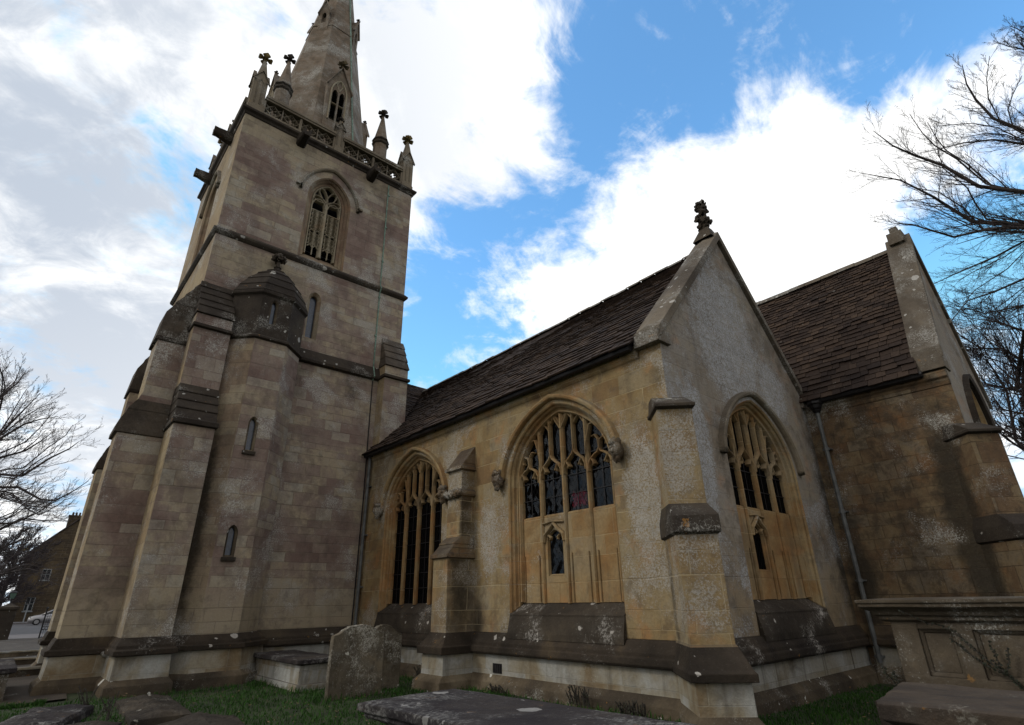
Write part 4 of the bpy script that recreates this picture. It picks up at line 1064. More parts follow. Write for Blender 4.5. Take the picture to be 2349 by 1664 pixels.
def lucarne(ang, z0, z1, zg, hw, two):
    d = Vector((math.cos(ang), math.sin(ang), 0))
    front = ap(z0) + 0.03
    fr = Frame(Vector((SX, SY, 0)) + d*front, -d)
    m = MB()
    wz = z1-0.25*(z1-z0)
    holes = []
    if two:
        for uc in (-0.15, 0.15): holes.append(arch(0.115, z1-0.55, 0.24, z0+0.62, 5, uc))
    else: holes.append(arch(hw*0.42, wz, hw*0.8, z0+0.35, 5, 0))
    panel(m, fr, [(-hw, z0-0.2), (hw, z0-0.2), (hw, z1), (0, zg), (-hw, z1)], holes)
    back = front - ap(zg) + 0.15
    for s in (-1, 1):
        m.poly([fr(s*hw, z0-0.2, 0), fr(s*hw, z1, 0), fr(s*hw, z1, back), fr(s*hw, z0-0.2, back)])
        e = 0.07
        m.loft([[fr(s*(hw+e), z1-0.14, w_), fr(0, zg+0.09, w_), fr(0, zg-0.02, w_), fr(s*(hw+e-0.02), z1-0.22, w_)] for w_ in (-0.07, 0.06)], True, None, True, True)
        m.poly([fr(s*hw, z1, 0), fr(0, zg, 0), fr(0, zg, back+0.3), fr(s*hw, z1, back)])
    for h in holes: m.loft([ring2d(fr, h, 0), ring2d(fr, h, 0.16)], True)
    if two:
        bar(m, fr, [(-0.27, z0+1.55), (0.27, z0+1.55)], 0.03, 0.02, 0.14, 1)
        for p in ([(0, z1-0.33), (-0.13, z1+0.02), (0, z1+0.3)], [(0, z1-0.33), (0.13, z1+0.02), (0, z1+0.3)]): bar(m, fr, p, 0.025, -0.02, 0.03, 1)
        bar(m, fr, arch(0.33, z1-0.5, 0.75, z0+0.55, 7, 0), 0.035, -0.05, 0.02, 1)
    o = m.build("lucarne", ["spire_stone", "pale_tracery"], spo)
    g = MB()
    g.poly([fr(-hw*0.9, z0, 0.15), fr(hw*0.9, z0, 0.15), fr(hw*0.9, z1, 0.15), fr(-hw*0.9, z1, 0.15)], 1)
    if two:
        zz = z0+0.6
        while zz < z1-0.3: g.poly([fr(-0.3, zz, 0.05), fr(0.3, zz, 0.05), fr(0.3, zz+0.07, 0.14), fr(-0.3, zz+0.07, 0.14)], 0); zz += 0.11
    g.build("louvre", ["louvre_slate", "void_dark"], spo)
    c = MB(); p = fr(0, zg+0.02, 0.0); front_ = abs(d.y+1) < 0.1
    cross(c, p.x, p.y, p.z, 0.95 if two and front_ else 0.4); c.build("cross_finial", "gold_lichen_stone" if front_ else "dark_stone", spo)


for k in range(4): lucarne(-math.pi/2 + k*math.pi/2, 18.9, 21.5, 22.55, 0.50, True)
for k in range(4): lucarne(-math.pi/4 + k*math.pi/2, 25.9, 27.0, 27.75, 0.24, False)

# copper lightning strip down the spire and the tower
cs = MB()


def strip(pts, wdt=0.045):
    for a, b in zip(pts, pts[1:]):
        a, b = Vector(a), Vector(b)
        x = Vector((wdt/2, 0, 0))
        cs.loft([[a-x, a+x, a+x-Vector((0, .012, 0)), a-x-Vector((0, .012, 0))], [b-x, b+x, b+x-Vector((0, .012, 0)), b-x-Vector((0, .012, 0))]], True)


vd = (0.4142, -1.0)
strip([(SX+vd[0]*(ap(z)+.01), SY+vd[1]*(ap(z)+.01), z) for z in (33.5, 26.2, 26.0, 18.2, 17.4)], 0.07)
strip([(7.66, 15.985, 16.9), (7.70, 15.985, 12.26), (7.70, 15.87, 12.1), (7.705, 15.985, 11.92), (7.73, 15.985, 9.02), (7.735, 15.845, 8.62), (7.74, 15.985, 8.5)])
z = 16.4
while z > 9.3: cs.box((7.66, 15.955, z-0.04), (7.74, 15.985, z+0.02)); z -= 1.55
cs.build("lightning_strip", "copper_patina", church)
cs = MB()
strip([(7.745, 15.982, 8.48), (7.80, 15.982, 4.5), (7.80, 15.982, 1.02)], 0.03)
cs.build("lightning_strip", "black_iron", church)

# ------------------------------------------------------------------ ground, road, path
def structure(o): o["kind"] = "structure"; return o


xs = [-400, -150, -60, -25] + list(np.arange(-12, 20.1, 0.5)) + [26, 40, 80, 200, 400]
ys = [-300, -100, -40, -15] + list(np.arange(-4, 30.1, 0.5)) + [36, 44, 55, 70, 100, 160, 300, 600]
rg = random.Random(11); gv, gf = [], []
for j, y in enumerate(ys):
    for i, x in enumerate(xs):
        near = -12 < x < 20 and -4 < y < 30
        zz = -0.02 + (0.03*math.sin(x*1.3+y*0.7)*math.sin(y*0.9-x*0.4) + rg.uniform(-0.012, 0.012) if near else -0.03)
        gv.append((x, y, zz-0.03))
nx = len(xs)
for j in range(len(ys)-1):
    for i in range(nx-1):
        a = j*nx+i; gf.append((a, a+1, a+nx+1, a+nx))
g = MB(); g.add(gv, gf)
structure(g.build("ground", "soil", smooth=True))
g = MB(); g.poly([(-0.2, 14.9, -0.015), (0.5, 14.75, -0.015), (1.5, 14.95, -0.015), (1.9, 22, 0.035), (3.2, 45, 0.02), (0.2, 45, 0.02), (-0.3, 20, 0.035)])
structure(g.build("path", "paving_stone"))
g = MB(); g.poly([(-60, 52, 0.02), (60, 52, 0.02), (60, 84, 0.03), (-60, 84, 0.03)])
structure(g.build("road", "asphalt"))
g = MB(); g.box((-60, 84, -0.1), (60, 91.5, 0.16)); structure(g.build("pavement", "pavement_grey"))
g = MB(); g.poly([(-60, 45, 0.01), (60, 45, 0.01), (60, 52, 0.015), (-60, 52, 0.015)]); structure(g.build("pavement", "pavement_grey"))
for k, (y, x0, x1) in enumerate(((20.3, -0.2, 1.85), (24.2, 0.3, 2.1), (28.3, 0.5, 2.3))):
    s = MB(); s.box((x0, y, -0.05), (x1, y+0.35, 0.15)); s.box((x0-0.02, y-0.03, 0.15), (x1+0.02, y+0.33, 0.20), 1)
    o = s.build("stone_step", ["foot_stone", "base_stone"])
    tag(o, ("stone step across the path nearest the tower", "second stone step across the path behind the nearest one", "farthest stone step across the path towards the gate")[k], "step", "steps along the path")

# grass: blades over the churchyard, kept off tombs, path and church
SOLID = [(2.2-1.5, 14.45, 9, 40), (7.68, 4.7, 20, 40), (2.5, 0, 3.6, 4.9), (5.0, 12.45, 6.1, 15.6), (4.9, 10.85, 6.2, 11.1), (8.2, 0.0, 12, 3.3), (2.0, 10.7, 2.8, 13.4), (1.9, 7.1, 2.9, 10.0), (0.55, 11.2, 1.45, 12.7), (0.75, 9.4, 1.6, 11.0)]
rs = np.random.RandomState(5)
cnt = 230000
gx = rs.uniform(-2.0, 14.0, cnt); gy = rs.uniform(2.0, 24.0, cnt)
keep = np.ones(cnt, bool)
dd = np.hypot(gx, gy); az = np.degrees(np.arctan2(gx, gy))
keep &= (az > -8) & (az < 92) & (rs.uniform(0, 1, cnt) < np.clip(7.5/dd, 0.22, 1))
for x0, y0, x1, y1 in SOLID: keep &= ~((gx > x0) & (gx < x1) & (gy > y0) & (gy < y1))
keep &= ~((gx > -0.2) & (gx < 1.6) & (gy > 14.95))
keep &= ~((gx > 10.5) & (gy > 2) & ((gx > 13.6) | (gy > 4.7)))
ex = 2600
gx = np.concatenate([gx[keep], rs.uniform(-0.6, 1.15, ex)]); gy = np.concatenate([gy[keep], 14.55+np.abs(rs.normal(0, 0.28, ex))]); n = len(gx)
wall = np.minimum.reduce([np.abs(gx-7.75) + (gy < 5)*9, np.abs(gy-14.6)+(gx < 1)*9, np.abs(gx-5.0)+(np.abs(gy-13.5) > 1.5)*9, np.abs(gy-10.85)+(np.abs(gx-5.5) > 0.8)*9])
patch = np.sin(gx*2.3+gy*1.1)*np.sin(gy*2.9-gx*1.7)
hh = rs.uniform(0.03, 0.085, n)*(1+0.45*patch) + 0.10*np.exp(-wall*5)*rs.uniform(0.2, 1, n)
ang = rs.uniform(0, 6.283, n); lean = rs.uniform(0.1, 0.8, n)*hh; wd = rs.uniform(0.004, 0.009, n)
gz = -0.05 + 0.03*np.sin(gx*1.3+gy*0.7)*np.sin(gy*0.9-gx*0.4)
V = np.zeros((n, 5, 3))
cx, sx_ = np.cos(ang), np.sin(ang); la = ang + rs.uniform(-1.2, 1.2, n) + 1.57
for k, (t, wk) in enumerate(((0, 1), (0, -1), (0.55, 0.8), (0.55, -0.8), (1, 0))):
    V[:, k, 0] = gx + cx*wd*wk + np.cos(la)*lean*t*t; V[:, k, 1] = gy + sx_*wd*wk + np.sin(la)*lean*t*t; V[:, k, 2] = gz + hh*t - 0.2*lean*t*t
F = (np.arange(n)*5)[:, None]
me = bpy.data.meshes.new("grass")
faces = np.concatenate([np.hstack([F, F+1, F+3]), np.hstack([F, F+3, F+2]), np.hstack([F+2, F+3, F+4])]).tolist()
me.from_pydata(V.reshape(-1, 3).tolist(), [], faces)
me.materials.append(MATS["grass_blades"])
go = bpy.data.objects.new("grass", me); col.objects.link(go); go["kind"] = "stuff"
tag(go, "short dark green grass growing between the graves and the church walls", "grass")


lf = MB()
for k in range(1500):
    i = rs.randint(0, n); x, y = gx[i] + rs.uniform(-.03, .03), gy[i]
    if y > 17: continue
    a, r_ = rs.uniform(0, 6.28), rs.uniform(0.012, 0.03); zz = rs.uniform(0.015, 0.06)
    dx, dy = math.cos(a)*r_, math.sin(a)*r_
    lf.poly([(x-dx, y-dy, zz), (x+dy*.5, y-dx*.5, zz+rs.uniform(-.008, .012)), (x+dx, y+dy, zz+rs.uniform(0, .012)), (x-dy*.5, y+dx*.5, zz)])
lo = lf.build("fallen_leaves", "dead_leaf"); lo["kind"] = "stuff"
tag(lo, "scattered small brown dead leaves lying in the churchyard grass", "leaves")


# ------------------------------------------------------------------ tombs and gravestones
def rot_box_rings(c, rings, ang):
    """rings: (z, half length along Y, half width along X)"""
    ca, sa = math.cos(ang), math.sin(ang)
    R = lambda x, y: (c[0]+x*ca-y*sa, c[1]+x*sa+y*ca)
    return [[(*R(sx*hx_, sy*hy_), z) for sx, sy in ((-1, -1), (1, -1), (1, 1), (-1, 1))] for z, hy_, hx_ in rings]


def chipped(mb, rings, seed, amp=0.012, cut=8, cap1=True):
    """loft of rectangular rings, edges subdivided and slightly worn"""
    rr = random.Random(seed); out_ = []
    for r in rings:
        q = []
        for j in range(4):
            a, b_ = Vector(r[j]), Vector(r[(j+1) % 4])
            for k in range(cut): q.append(a.lerp(b_, k/cut) + Vector((rr.uniform(-amp, amp), rr.uniform(-amp, amp), rr.uniform(-amp, amp)*0.5)))
        out_.append(q)
    mb.loft(out_, True, None, False, False)
    if cap1:
        c = sum((Vector(p) for p in out_[-1]), Vector())/len(out_[-1])
        for j in range(len(out_[-1])): mb.poly([out_[-1][j], out_[-1][(j+1) % len(out_[-1])], c])


# front tomb with the dark lichened ledger slab
t = thing("chest_tomb", "dark lichen spotted flat ledger tomb in the near foreground below the chapel", "tomb", (3.03, 3.3, 0), "tombs in the churchyard")
m = MB(); chipped(m, rot_box_rings((3.03, 3.3), [(0.735, 1.42, 0.44), (0.755, 1.46, 0.475), (0.775, 1.45, 0.465), (0.79, 1.50, 0.50), (0.845, 1.50, 0.50), (0.85, 1.485, 0.485)], rad(3)), 1, 0.008, 16)
m.build("slab", "slab_stone", t)
m = MB(); chipped(m, rot_box_rings((3.03, 3.3), [(0.0, 1.38, 0.42), (0.14, 1.38, 0.42), (0.16, 1.30, 0.36), (0.70, 1.30, 0.36), (0.74, 1.40, 0.43)], rad(3)), 2, 0.006, 10)
m.build("chest", "foot_stone", t)
# low chest tomb behind the headstones
t = thing("chest_tomb", "low pale chest tomb with a dark lid between the stair turret and the headstones", "tomb", (5.55, 14.0, 0), "tombs in the churchyard")
m = MB(); chipped(m, rot_box_rings((5.50, 13.95), [(0.42, 1.38, 0.44), (0.45, 1.46, 0.52), (0.52, 1.46, 0.52), (0.53, 1.43, 0.50)], 0), 3, 0.012, 12); m.build("slab", "slab_stone", t)
m = MB(); chipped(m, rot_box_rings((5.50, 13.95), [(-0.05, 1.42, 0.47), (0.07, 1.42, 0.47), (0.08, 1.36, 0.42), (0.43, 1.36, 0.42)], 0), 4, 0.006, 8, False); m.build("chest", "base_stone", t)


def headstone(name, label, x0, x1, y, skew, hshoulder, htop, seed, tilt=0.0):
    wd_ = x1-x0; c = (x0+x1)/2; n_ = 14
    prof = [(-wd_/2, -0.15), (-wd_/2-0.01, 0.4), (-wd_/2+0.01, hshoulder-0.10), (-wd_/2+0.03, hshoulder-0.02), (-wd_/2+0.10, hshoulder)]
    for i in range(n_+1):
        t_ = -1 + 2*i/n_
        prof.append((t_*(wd_/2-0.17), hshoulder + 0.03 + (htop-hshoulder-0.03)*(1-abs(t_)**2.4)))
    prof += [(wd_/2-0.10, hshoulder), (wd_/2-0.03, hshoulder-0.01), (wd_/2, hshoulder-0.08), (wd_/2, 0.4), (wd_/2-0.01, -0.15)]
    rr = random.Random(seed)
    prof = [(p[0]+rr.uniform(-0.008, 0.008), p[1]+rr.uniform(-0.008, 0.008)) for p in prof]
    mb = MB(); rings = []
    ctr = Vector((0, 0.6))
    for d_, k in ((-0.065, 0.975), (-0.055, 1.0), (0.055, 1.0), (0.065, 0.975)):
        rings.append([(c + p[0]*k, y + d_ + p[0]*skew + p[1]*tilt, 0.6+(p[1]-0.6)*k) for p in prof])
    mb.loft(rings, True)
    panel2 = lambda r: mb.add([Vector(p) for p in r], [tuple(q) for q in tessellate_polygon([[Vector((p[0], p[2], 0)) for p in r]])])
    panel2(rings[0]); panel2(rings[-1])
    return tag(mb.build(name, "headstone_stone", None, (c, y, 0)), label, "gravestone", "upright gravestones")


headstone("headstone", "tall weathered headstone with a curved shouldered top in front of the chest tomb", 4.93, 6.14, 10.96, 0.17, 1.05, 1.2, 7, 0.02)
headstone("headstone", "smaller plain headstone half hidden behind the larger curved one", 6.02, 6.95, 11.75, 0.05, 0.98, 1.15, 8)


def coped_slab(label, cx, cy, L_, Wd, z0, z1, ang, seed, ridge=True):
    """flat or coped grave slab; one sagging stone with worn diagonal grooves"""
    mb = MB(); rr = random.Random(seed); ca, sa = math.cos(ang), math.sin(ang)
    nu, nv = 28, 44; P = []
    for j in range(nv+1):
        for i in range(nu+1):
            a, b_ = -1+2*i/nu, -1+2*j/nv
            zz = z0 + (z1-z0)*((1-abs(a)) if ridge else (1-0.25*abs(a)**3))
            if ridge: zz += 0.007*math.sin((b_*L_*22 + a*6) + 2*math.sin(b_*5)) + rr.uniform(-0.006, 0.006)
            else: zz += rr.uniform(-0.005, 0.005) + 0.01*math.sin(a*5+b_*7)
            if abs(a) == 1 or abs(b_) == 1: zz = min(zz, z0)
            x, y = a*Wd/2*(1+0.02*math.sin(b_*9)), b_*L_/2
            P.append((cx+x*ca-y*sa, cy+x*sa+y*ca, zz))
    fs = [(j*(nu+1)+i, j*(nu+1)+i+1, (j+1)*(nu+1)+i+1, (j+1)*(nu+1)+i) for j in range(nv) for i in range(nu)]
    mb.add(P, fs)
    edge = [i for i in range(nu+1)] + [(j+1)*(nu+1)-1 for j in range(1, nv+1)] + [nv*(nu+1)+i for i in range(nu-1, -1, -1)] + [j*(nu+1) for j in range(nv-1, 0, -1)]
    top = [P[k] for k in edge]
    mb.loft([[(p[0], p[1], -0.15) for p in top], top], True)
    return tag(mb.build("grave_slab", "carved_slab_stone" if ridge else "slab_stone", None, (cx, cy, 0)), label, "grave slab", "grave slabs lying in the grass")


coped_slab("coped grave slab with pale worn ridges lying before the tower buttress", 2.40, 12.0, 2.45, 0.82, 0.06, 0.12, rad(-3), 21)
coped_slab("near coped grave slab with a peaked end at the bottom edge of the photo", 2.40, 8.45, 2.6, 1.0, 0.12, 0.22, rad(-6), 22)
coped_slab("low dark flat grave slab sunk in the grass left of the buttress", 0.98, 11.95, 1.7, 0.85, 0.07, 0.13, rad(-20), 23, False)
coped_slab("narrow ridged grave slab at the bottom left corner", 1.18, 10.2, 1.6, 0.78, 0.06, 0.11, rad(-20), 24)
coped_slab("pale flat grave slab beside the path at the left edge", -0.35, 13.5, 1.7, 0.9, 0.2, 0.24, 0, 25, False)
t = thing("chest_tomb", "dark topped chest tomb standing beside the path at the left edge", "tomb", (0.0, 16.8, 0), "tombs in the churchyard")
m = MB(); chipped(m, rot_box_rings((-0.05, 16.8), [(0.44, 1.40, 0.60), (0.47, 1.48, 0.68), (0.54, 1.48, 0.68), (0.55, 1.45, 0.65)], 0), 31, 0.01, 10); m.build("slab", "slab_stone", t)
m = MB(); chipped(m, rot_box_rings((-0.05, 16.8), [(-0.05, 1.4, 0.60), (0.45, 1.38, 0.58)], 0), 32, 0.006, 8, False); m.build("chest", "tomb_panel_stone", t)

# big panelled chest tomb on the right
t = thing("chest_tomb", "large moulded chest tomb with panelled sides under the chancel wall", "tomb", (9.9, 1.5, 0), "tombs in the churchyard")
FB = Frame((9.42, 0, 0), (1, 0, 0))
y0, y1 = -0.4, 2.85        # east and west ends
m = MB()
chipped(m, [[(x0, a, z), (x1, a, z), (x1, b_, z), (x0, b_, z)] for z, x0, x1, a, b_ in
            ((1.24, 9.38, 10.62, y0-0.04, y1+0.04), (1.27, 9.32, 10.68, y0-0.10, y1+0.10), (1.31, 9.31, 10.69, y0-0.11, y1+0.11), (1.33, 9.27, 10.73, y0-0.15, y1+0.15), (1.37, 9.25, 10.75, y0-0.17, y1+0.17),
             (1.40, 9.20, 10.80, y0-0.22, y1+0.22), (1.43, 9.14, 10.86, y0-0.28, y1+0.28), (1.47, 9.14, 10.86, y0-0.28, y1+0.28), (1.48, 9.12, 10.88, y0-0.30, y1+0.30), (1.52, 9.12, 10.88, y0-0.30, y1+0.30), (1.535, 9.3, 10.7, y0, y1))], 33, 0.006, 14)
m.build("lid", "tomb_panel_stone", t)
m = MB()
m.box((9.45, y0+0.03, 0.3), (10.55, y1-0.03, 1.25))
for u0, u1 in ((-2.52, -2.10), (-1.90, -1.02), (-0.78, 0.1)):
    pass
edges = [-y1, -2.55, -2.16, -1.96, -1.40, -1.20, -0.80, -0.60, 0.1, -y0]
for k in range(0, len(edges)-1, 2): m.box((9.38, -edges[k+1] if k else -edges[k+1], 0.45), (9.46, -edges[k], 1.245))
for z0, z1, o in ((1.16, 1.243, 0.055), (0.44, 0.605, 0.066)): m.box((9.44-o, y0+0.004, z0), (9.462, y1-0.004, z1))
for k in range(1, len(edges)-2, 2):
    a, b_ = -edges[k], -edges[k+1]
    m.loft([[(9.40, b_, 0.60), (9.40, a, 0.60), (9.40, a, 1.16), (9.40, b_, 1.16)], [(9.445, b_+0.05, 0.66), (9.445, a-0.05, 0.66), (9.445, a-0.05, 1.11), (9.445, b_+0.05, 1.11)]], True)
m.box((9.40, y1-0.03, 0.45), (10.6, y1, 1.245)); m.box((9.40, y0, 0.45), (10.6, y0+0.03, 1.245))
m.build("side_panel", "tomb_panel_stone", t)
m = MB(); chipped(m, [[(x0, a, z), (x1, a, z), (x1, b_, z), (x0, b_, z)] for z, x0, x1, a, b_ in
                      ((-0.05, 9.05, 10.9, y0-0.3, y1+0.32), (0.30, 9.05, 10.9, y0-0.3, y1+0.32), (0.36, 9.15, 10.8, y0-0.25, y1+0.22), (0.42, 9.25, 10.7, y0-0.12, y1+0.12), (0.47, 9.34, 10.6, y0-0.02, y1+0.04))], 35, 0.015, 12)
m.build("plinth", "dark_stone", t)
# low tomb with a thick slab in front of it
t = thing("chest_tomb", "low tomb with a thick brown slab in front of the panelled tomb", "tomb", (6.9, 1.5, 0), "tombs in the churchyard")
m = MB(); chipped(m, [[(x0, -1.2, z), (x1, -1.2, z), (x1+0.02, b_+0.23, z), (x0, b_, z)] for z, x0, x1, b_ in
                      ((0.57, 6.05, 7.35, 2.02), (0.60, 6.0, 7.4, 2.07), (0.73, 5.98, 7.42, 2.09), (0.75, 6.02, 7.38, 2.04))], 36, 0.012, 16)
m.build("slab", "tomb_slab_stone", t)
m = MB(); m.box((6.18, -1.0, -0.05), (7.25, 1.90, 0.575)); m.build("chest", "tomb_panel_stone", t)


# climbing weed on the big tomb, weeds and tufts by the walls
def stem_plant(name, label, base, stems, mat, leafr, seed, cat="plant"):
    rr = random.Random(seed); t_ = thing(name, label, cat, base)
    s_ = MB(); l_ = MB()
    for pts in stems:
        pts = [Vector(p) for p in pts]
        s_.tube(pts, 0.006, 4)
        for a, b_ in zip(pts, pts[1:]):
            k = max(2, int((b_-a).length/0.018))
            for i in range(k):
                c = a.lerp(b_, (i+rr.random())/k)
                for q in range(2):
                    d = Vector((rr.uniform(-1, 0.3), rr.uniform(-1, 1), rr.uniform(-0.6, 1))).normalized()*leafr*rr.uniform(0.5, 1.2)
                    e = d.orthogonal().normalized()*leafr*0.45
                    l_.poly([c, c+d*0.5+e, c+d, c+d*0.5-e])
    s_.build("stem", "bark", t_); l_.build("foliage", mat, t_)


wx = 9.33
stem_plant("climbing_weed", "dark leafy weed climbing up the panels of the large chest tomb", (wx, 1.72, 0.5),
           [[(wx, 1.60, 0.50), (wx, 1.72, 0.66), (wx, 1.86, 0.80), (wx, 2.02, 0.98), (wx, 2.14, 1.14), (wx-.02, 2.26, 1.21)], [(wx-.02, 2.26, 1.21), (9.28, 2.4, 1.23), (9.22, 2.52, 1.32), (9.15, 2.62, 1.38)],
            [(wx, 1.72, 0.66), (wx, 1.95, 0.80), (wx, 2.10, 0.95), (wx, 2.2, 1.06)], [(wx, 1.78, 0.74), (wx, 1.80, 0.92), (wx, 1.82, 1.05)], [(wx, 1.74, 0.7), (wx, 1.68, 0.85), (wx, 1.66, 0.98)], [(wx, 1.6, 0.5), (wx, 1.5, 0.55), (wx, 1.46, 0.66)],
            [(wx, 1.64, 0.56), (wx, 1.76, 0.72), (wx, 1.84, 0.84)]],
           "ivy_leaf", 0.035, 3)
stem_plant("wall_weed", "small dark weed growing at the left foot of the large chest tomb", (9.2, 2.85, 0.35),
           [[(9.2, 2.7, 0.40), (9.15, 2.85, 0.46), (9.15, 2.98, 0.60), (9.15, 3.0, 0.72)], [(9.15, 2.85, 0.46), (9.15, 2.90, 0.66)]], "ivy_leaf", 0.04, 4)
rr = random.Random(9)
for k, (x, y, h_, n_, lab) in enumerate(((7.62, 7.15, 0.30, 34, "dry grassy tuft against the middle of the chapel base"), (7.55, 11.75, 0.35, 26, "dark weedy tuft left of the chapel side buttress"),
                                         (7.6, 9.2, 0.14, 30, "thin row of weeds at the chapel foot below the air grille"), (7.45, 5.9, 0.22, 40, "green tuft at the foot of the corner buttress"))):
    stems = []
    for i in range(n_):
        a = rr.uniform(-0.25, 0.25); dx, dy = rr.uniform(-0.12, 0.03), a + rr.uniform(-0.08, 0.08)
        hz = h_*rr.uniform(0.4, 1)
        stems.append([(x, y+a, 0.0), (x+dx*0.4, y+a+(dy-a)*0.3, hz*0.6), (x+dx, y+dy, hz)])
    stem_plant("grass_tuft", lab, (x, y, 0), stems, "weed_leaf", 0.022, 50+k)
# dry plant stalks among the slabs
for k, (x, y, lab) in enumerate(((1.72, 11.6, "dry brown stalks standing between the dark flat slab and the coped slab"), (1.55, 12.9, "withered stems in front of the left tower buttress"))):
    stems = [[(x+rr.uniform(-.1, .1), y+rr.uniform(-.1, .1), 0), (x+rr.uniform(-.15, .15), y+rr.uniform(-.15, .15), rr.uniform(0.2, 0.4))] for i in range(9)]
    stem_plant("dry_weed", lab, (x, y, 0), stems, "weed_leaf", 0.02, 60+k)

# flowers inside the chapel window
t = thing("flowers", "bright red flowers standing inside the lit chapel window", "flowers", (8.36, 7.46, 3.13))
m = MB()
for k in range(70):
    c = (8.33+rr.uniform(-0.04, 0.08), 7.46+rr.uniform(-0.16, 0.17), 3.43+rr.uniform(-0.10, 0.12)); a = rr.uniform(0, 6.28)
    for q in range(5):
        d = Vector((-0.4, math.cos(a+q*1.256), math.sin(a+q*1.256)))*0.06; e = Vector((0, -d.z, d.y))*0.35
        C_ = Vector(c); m.poly([C_, C_+d*0.6+e, C_+d, C_+d*0.6-e])
m.build("petal", "red_petal", t)
m = MB(); m.loft([octa(8.38, 7.46, a, z) for z, a in ((3.13, 0.06), (3.20, 0.09), (3.30, 0.10), (3.32, 0.11))], True, None, True, True); m.build("pot", "white_paint", t)


# ------------------------------------------------------------------ bare trees
def bare_tree(name, label, trunk, limbs, seed, kids, tmat="bark", droop=0.0, group=None, spread=1.0, minr=0.0045, cat="tree", rscale=1.0):
    rr = random.Random(seed); big, small = MB(), MB()
    base = trunk[0][0]
    t_ = thing(name, label, cat, base, group)
    big.tube([p for p, _ in trunk], [r for _, r in trunk], 9)
    def grow(path, r0, r1, lvl):
        path = [Vector(p) for p in path]
        n_ = len(path); rad_ = [r1+(r0-r1)*(1-i/(n_-1))**0.85 for i in range(n_)]
        (big if lvl == 0 else small).tube(path, rad_, 6 if lvl == 0 else (4 if lvl == 1 else 3), 0, False)
        if lvl >= len(kids): return
        seg = [(path[i+1]-path[i]).length for i in range(n_-1)]; tot = sum(seg)
        num, f0, f1 = kids[lvl]
        num = max(2, int(num*(0.8+0.4*rr.random())))
        side = rr.choice((-1, 1))
        for k in range(num):
            t0 = 0.12 + 0.88*(k+rr.random()*0.8)/num
            d_ = t0*tot; i = 0
            while i < n_-2 and d_ > seg[i]: d_ -= seg[i]; i += 1
            p = path[i].lerp(path[i+1], min(1, d_/max(seg[i], 1e-6))); dr = (path[i+1]-path[i]).normalized()
            side = -side
            perp = Vector((rr.gauss(0, 1), rr.gauss(0, 1), rr.gauss(0, 0.8))); perp = (perp - dr*perp.dot(dr)).normalized()
            L_ = tot*rr.uniform(f0, f1)*(1.15-0.6*t0)
            v = (dr*rr.uniform(0.75, 1.0) + perp*rr.uniform(0.35, 0.8)*spread).normalized()
            q = [p]; m_ = 4 if lvl < 2 else 3
            for s in range(m_):
                v = (v + Vector((rr.gauss(0, 0.12), rr.gauss(0, 0.12), rr.gauss(0.07-droop, 0.12)))).normalized()
                q.append(q[-1] + v*L_/m_)
            rb = max(minr, (r0+(r1-r0)*t0)*rr.uniform(0.38, 0.6))
            grow(q, rb, max(minr*0.7, rb*0.35), lvl+1)
    for pts, r0 in limbs: grow(pts, r0*rscale, 0.010, 0)
    big.build("trunk", tmat, t_, smooth=True); small.build("crown", "pale_bark" if tmat == "pale_bark" else "twig_bark", t_)
    return t_


RT = {'A': [(23.23, -0.54, 14.23), (22.63, 0.44, 14.8), (22.25, 1.09, 16.02), (21.72, 1.72, 16.67), (20.85, 2.08, 16.82), (20.28, 2.4, 17.44)],
      'B': [(24.87, -0.19, 13.84), (24.33, 1.04, 14.47), (24.27, 1.45, 15.31), (23.43, 1.76, 15.64), (23.08, 2.47, 16.75), (22.23, 3.47, 17.33)],
      'C': [(24.17, -1.28, 17.12), (23.99, -0.7, 18.08), (23.63, -0.49, 19.01), (22.93, -0.44, 19.33), (22.55, -0.56, 19.97)],
      'D': [(24.23, -1.12, 16.62), (24.16, -0.45, 17.32), (23.57, 0.34, 17.39), (22.85, 1.46, 17.3)],
      'E': [(22.81, -0.15, 12.75), (22.07, 0.64, 12.8), (21.67, 1.53, 12.78), (21.18, 2.42, 13.6), (20.52, 2.88, 13.61)],
      'F': [(25.2, -0.0, 13.39), (24.93, 0.87, 13.06), (24.14, 2.12, 12.58), (23.86, 2.78, 12.35)],
      'G': [(24.89, 0.7, 10.9), (24.36, 1.73, 10.81), (23.85, 2.4, 11.28)],
      'H': [(25.25, -2.38, 21.28), (24.89, -2.03, 21.5), (24.21, -1.75, 21.45)], 'I': [(23.83, -2.46, 20.88), (23.32, -2.29, 20.85), (22.97, -2.14, 20.81)],
      'K': [(25.36, 0.42, 12.05), (24.64, 1.29, 11.62), (23.78, 2.0, 11.26), (23.63, 2.67, 10.6)]}
TRK = [((26.0, -6.5, 0), 0.55), ((25.9, -6.3, 4), 0.48), ((25.8, -6.0, 9), 0.42), ((25.6, -5.6, 13), 0.33), ((25.4, -5.2, 17), 0.22), ((25.2, -5.0, 22), 0.08)]
root = {'A': (25.6, -5.7, 11.5), 'B': (25.7, -5.8, 10.5), 'C': (25.5, -5.4, 15), 'D': (25.5, -5.5, 14), 'E': (25.8, -5.9, 9.5), 'F': (25.8, -5.9, 9), 'G': (25.9, -6.1, 7), 'H': (25.4, -5.2, 18), 'I': (25.3, -5.1, 19), 'K': (25.85, -6, 8)}
rads = {'A': 0.20, 'B': 0.22, 'C': 0.16, 'D': 0.13, 'E': 0.16, 'F': 0.13, 'G': 0.11, 'H': 0.07, 'I': 0.06, 'K': 0.13}
limbs = []
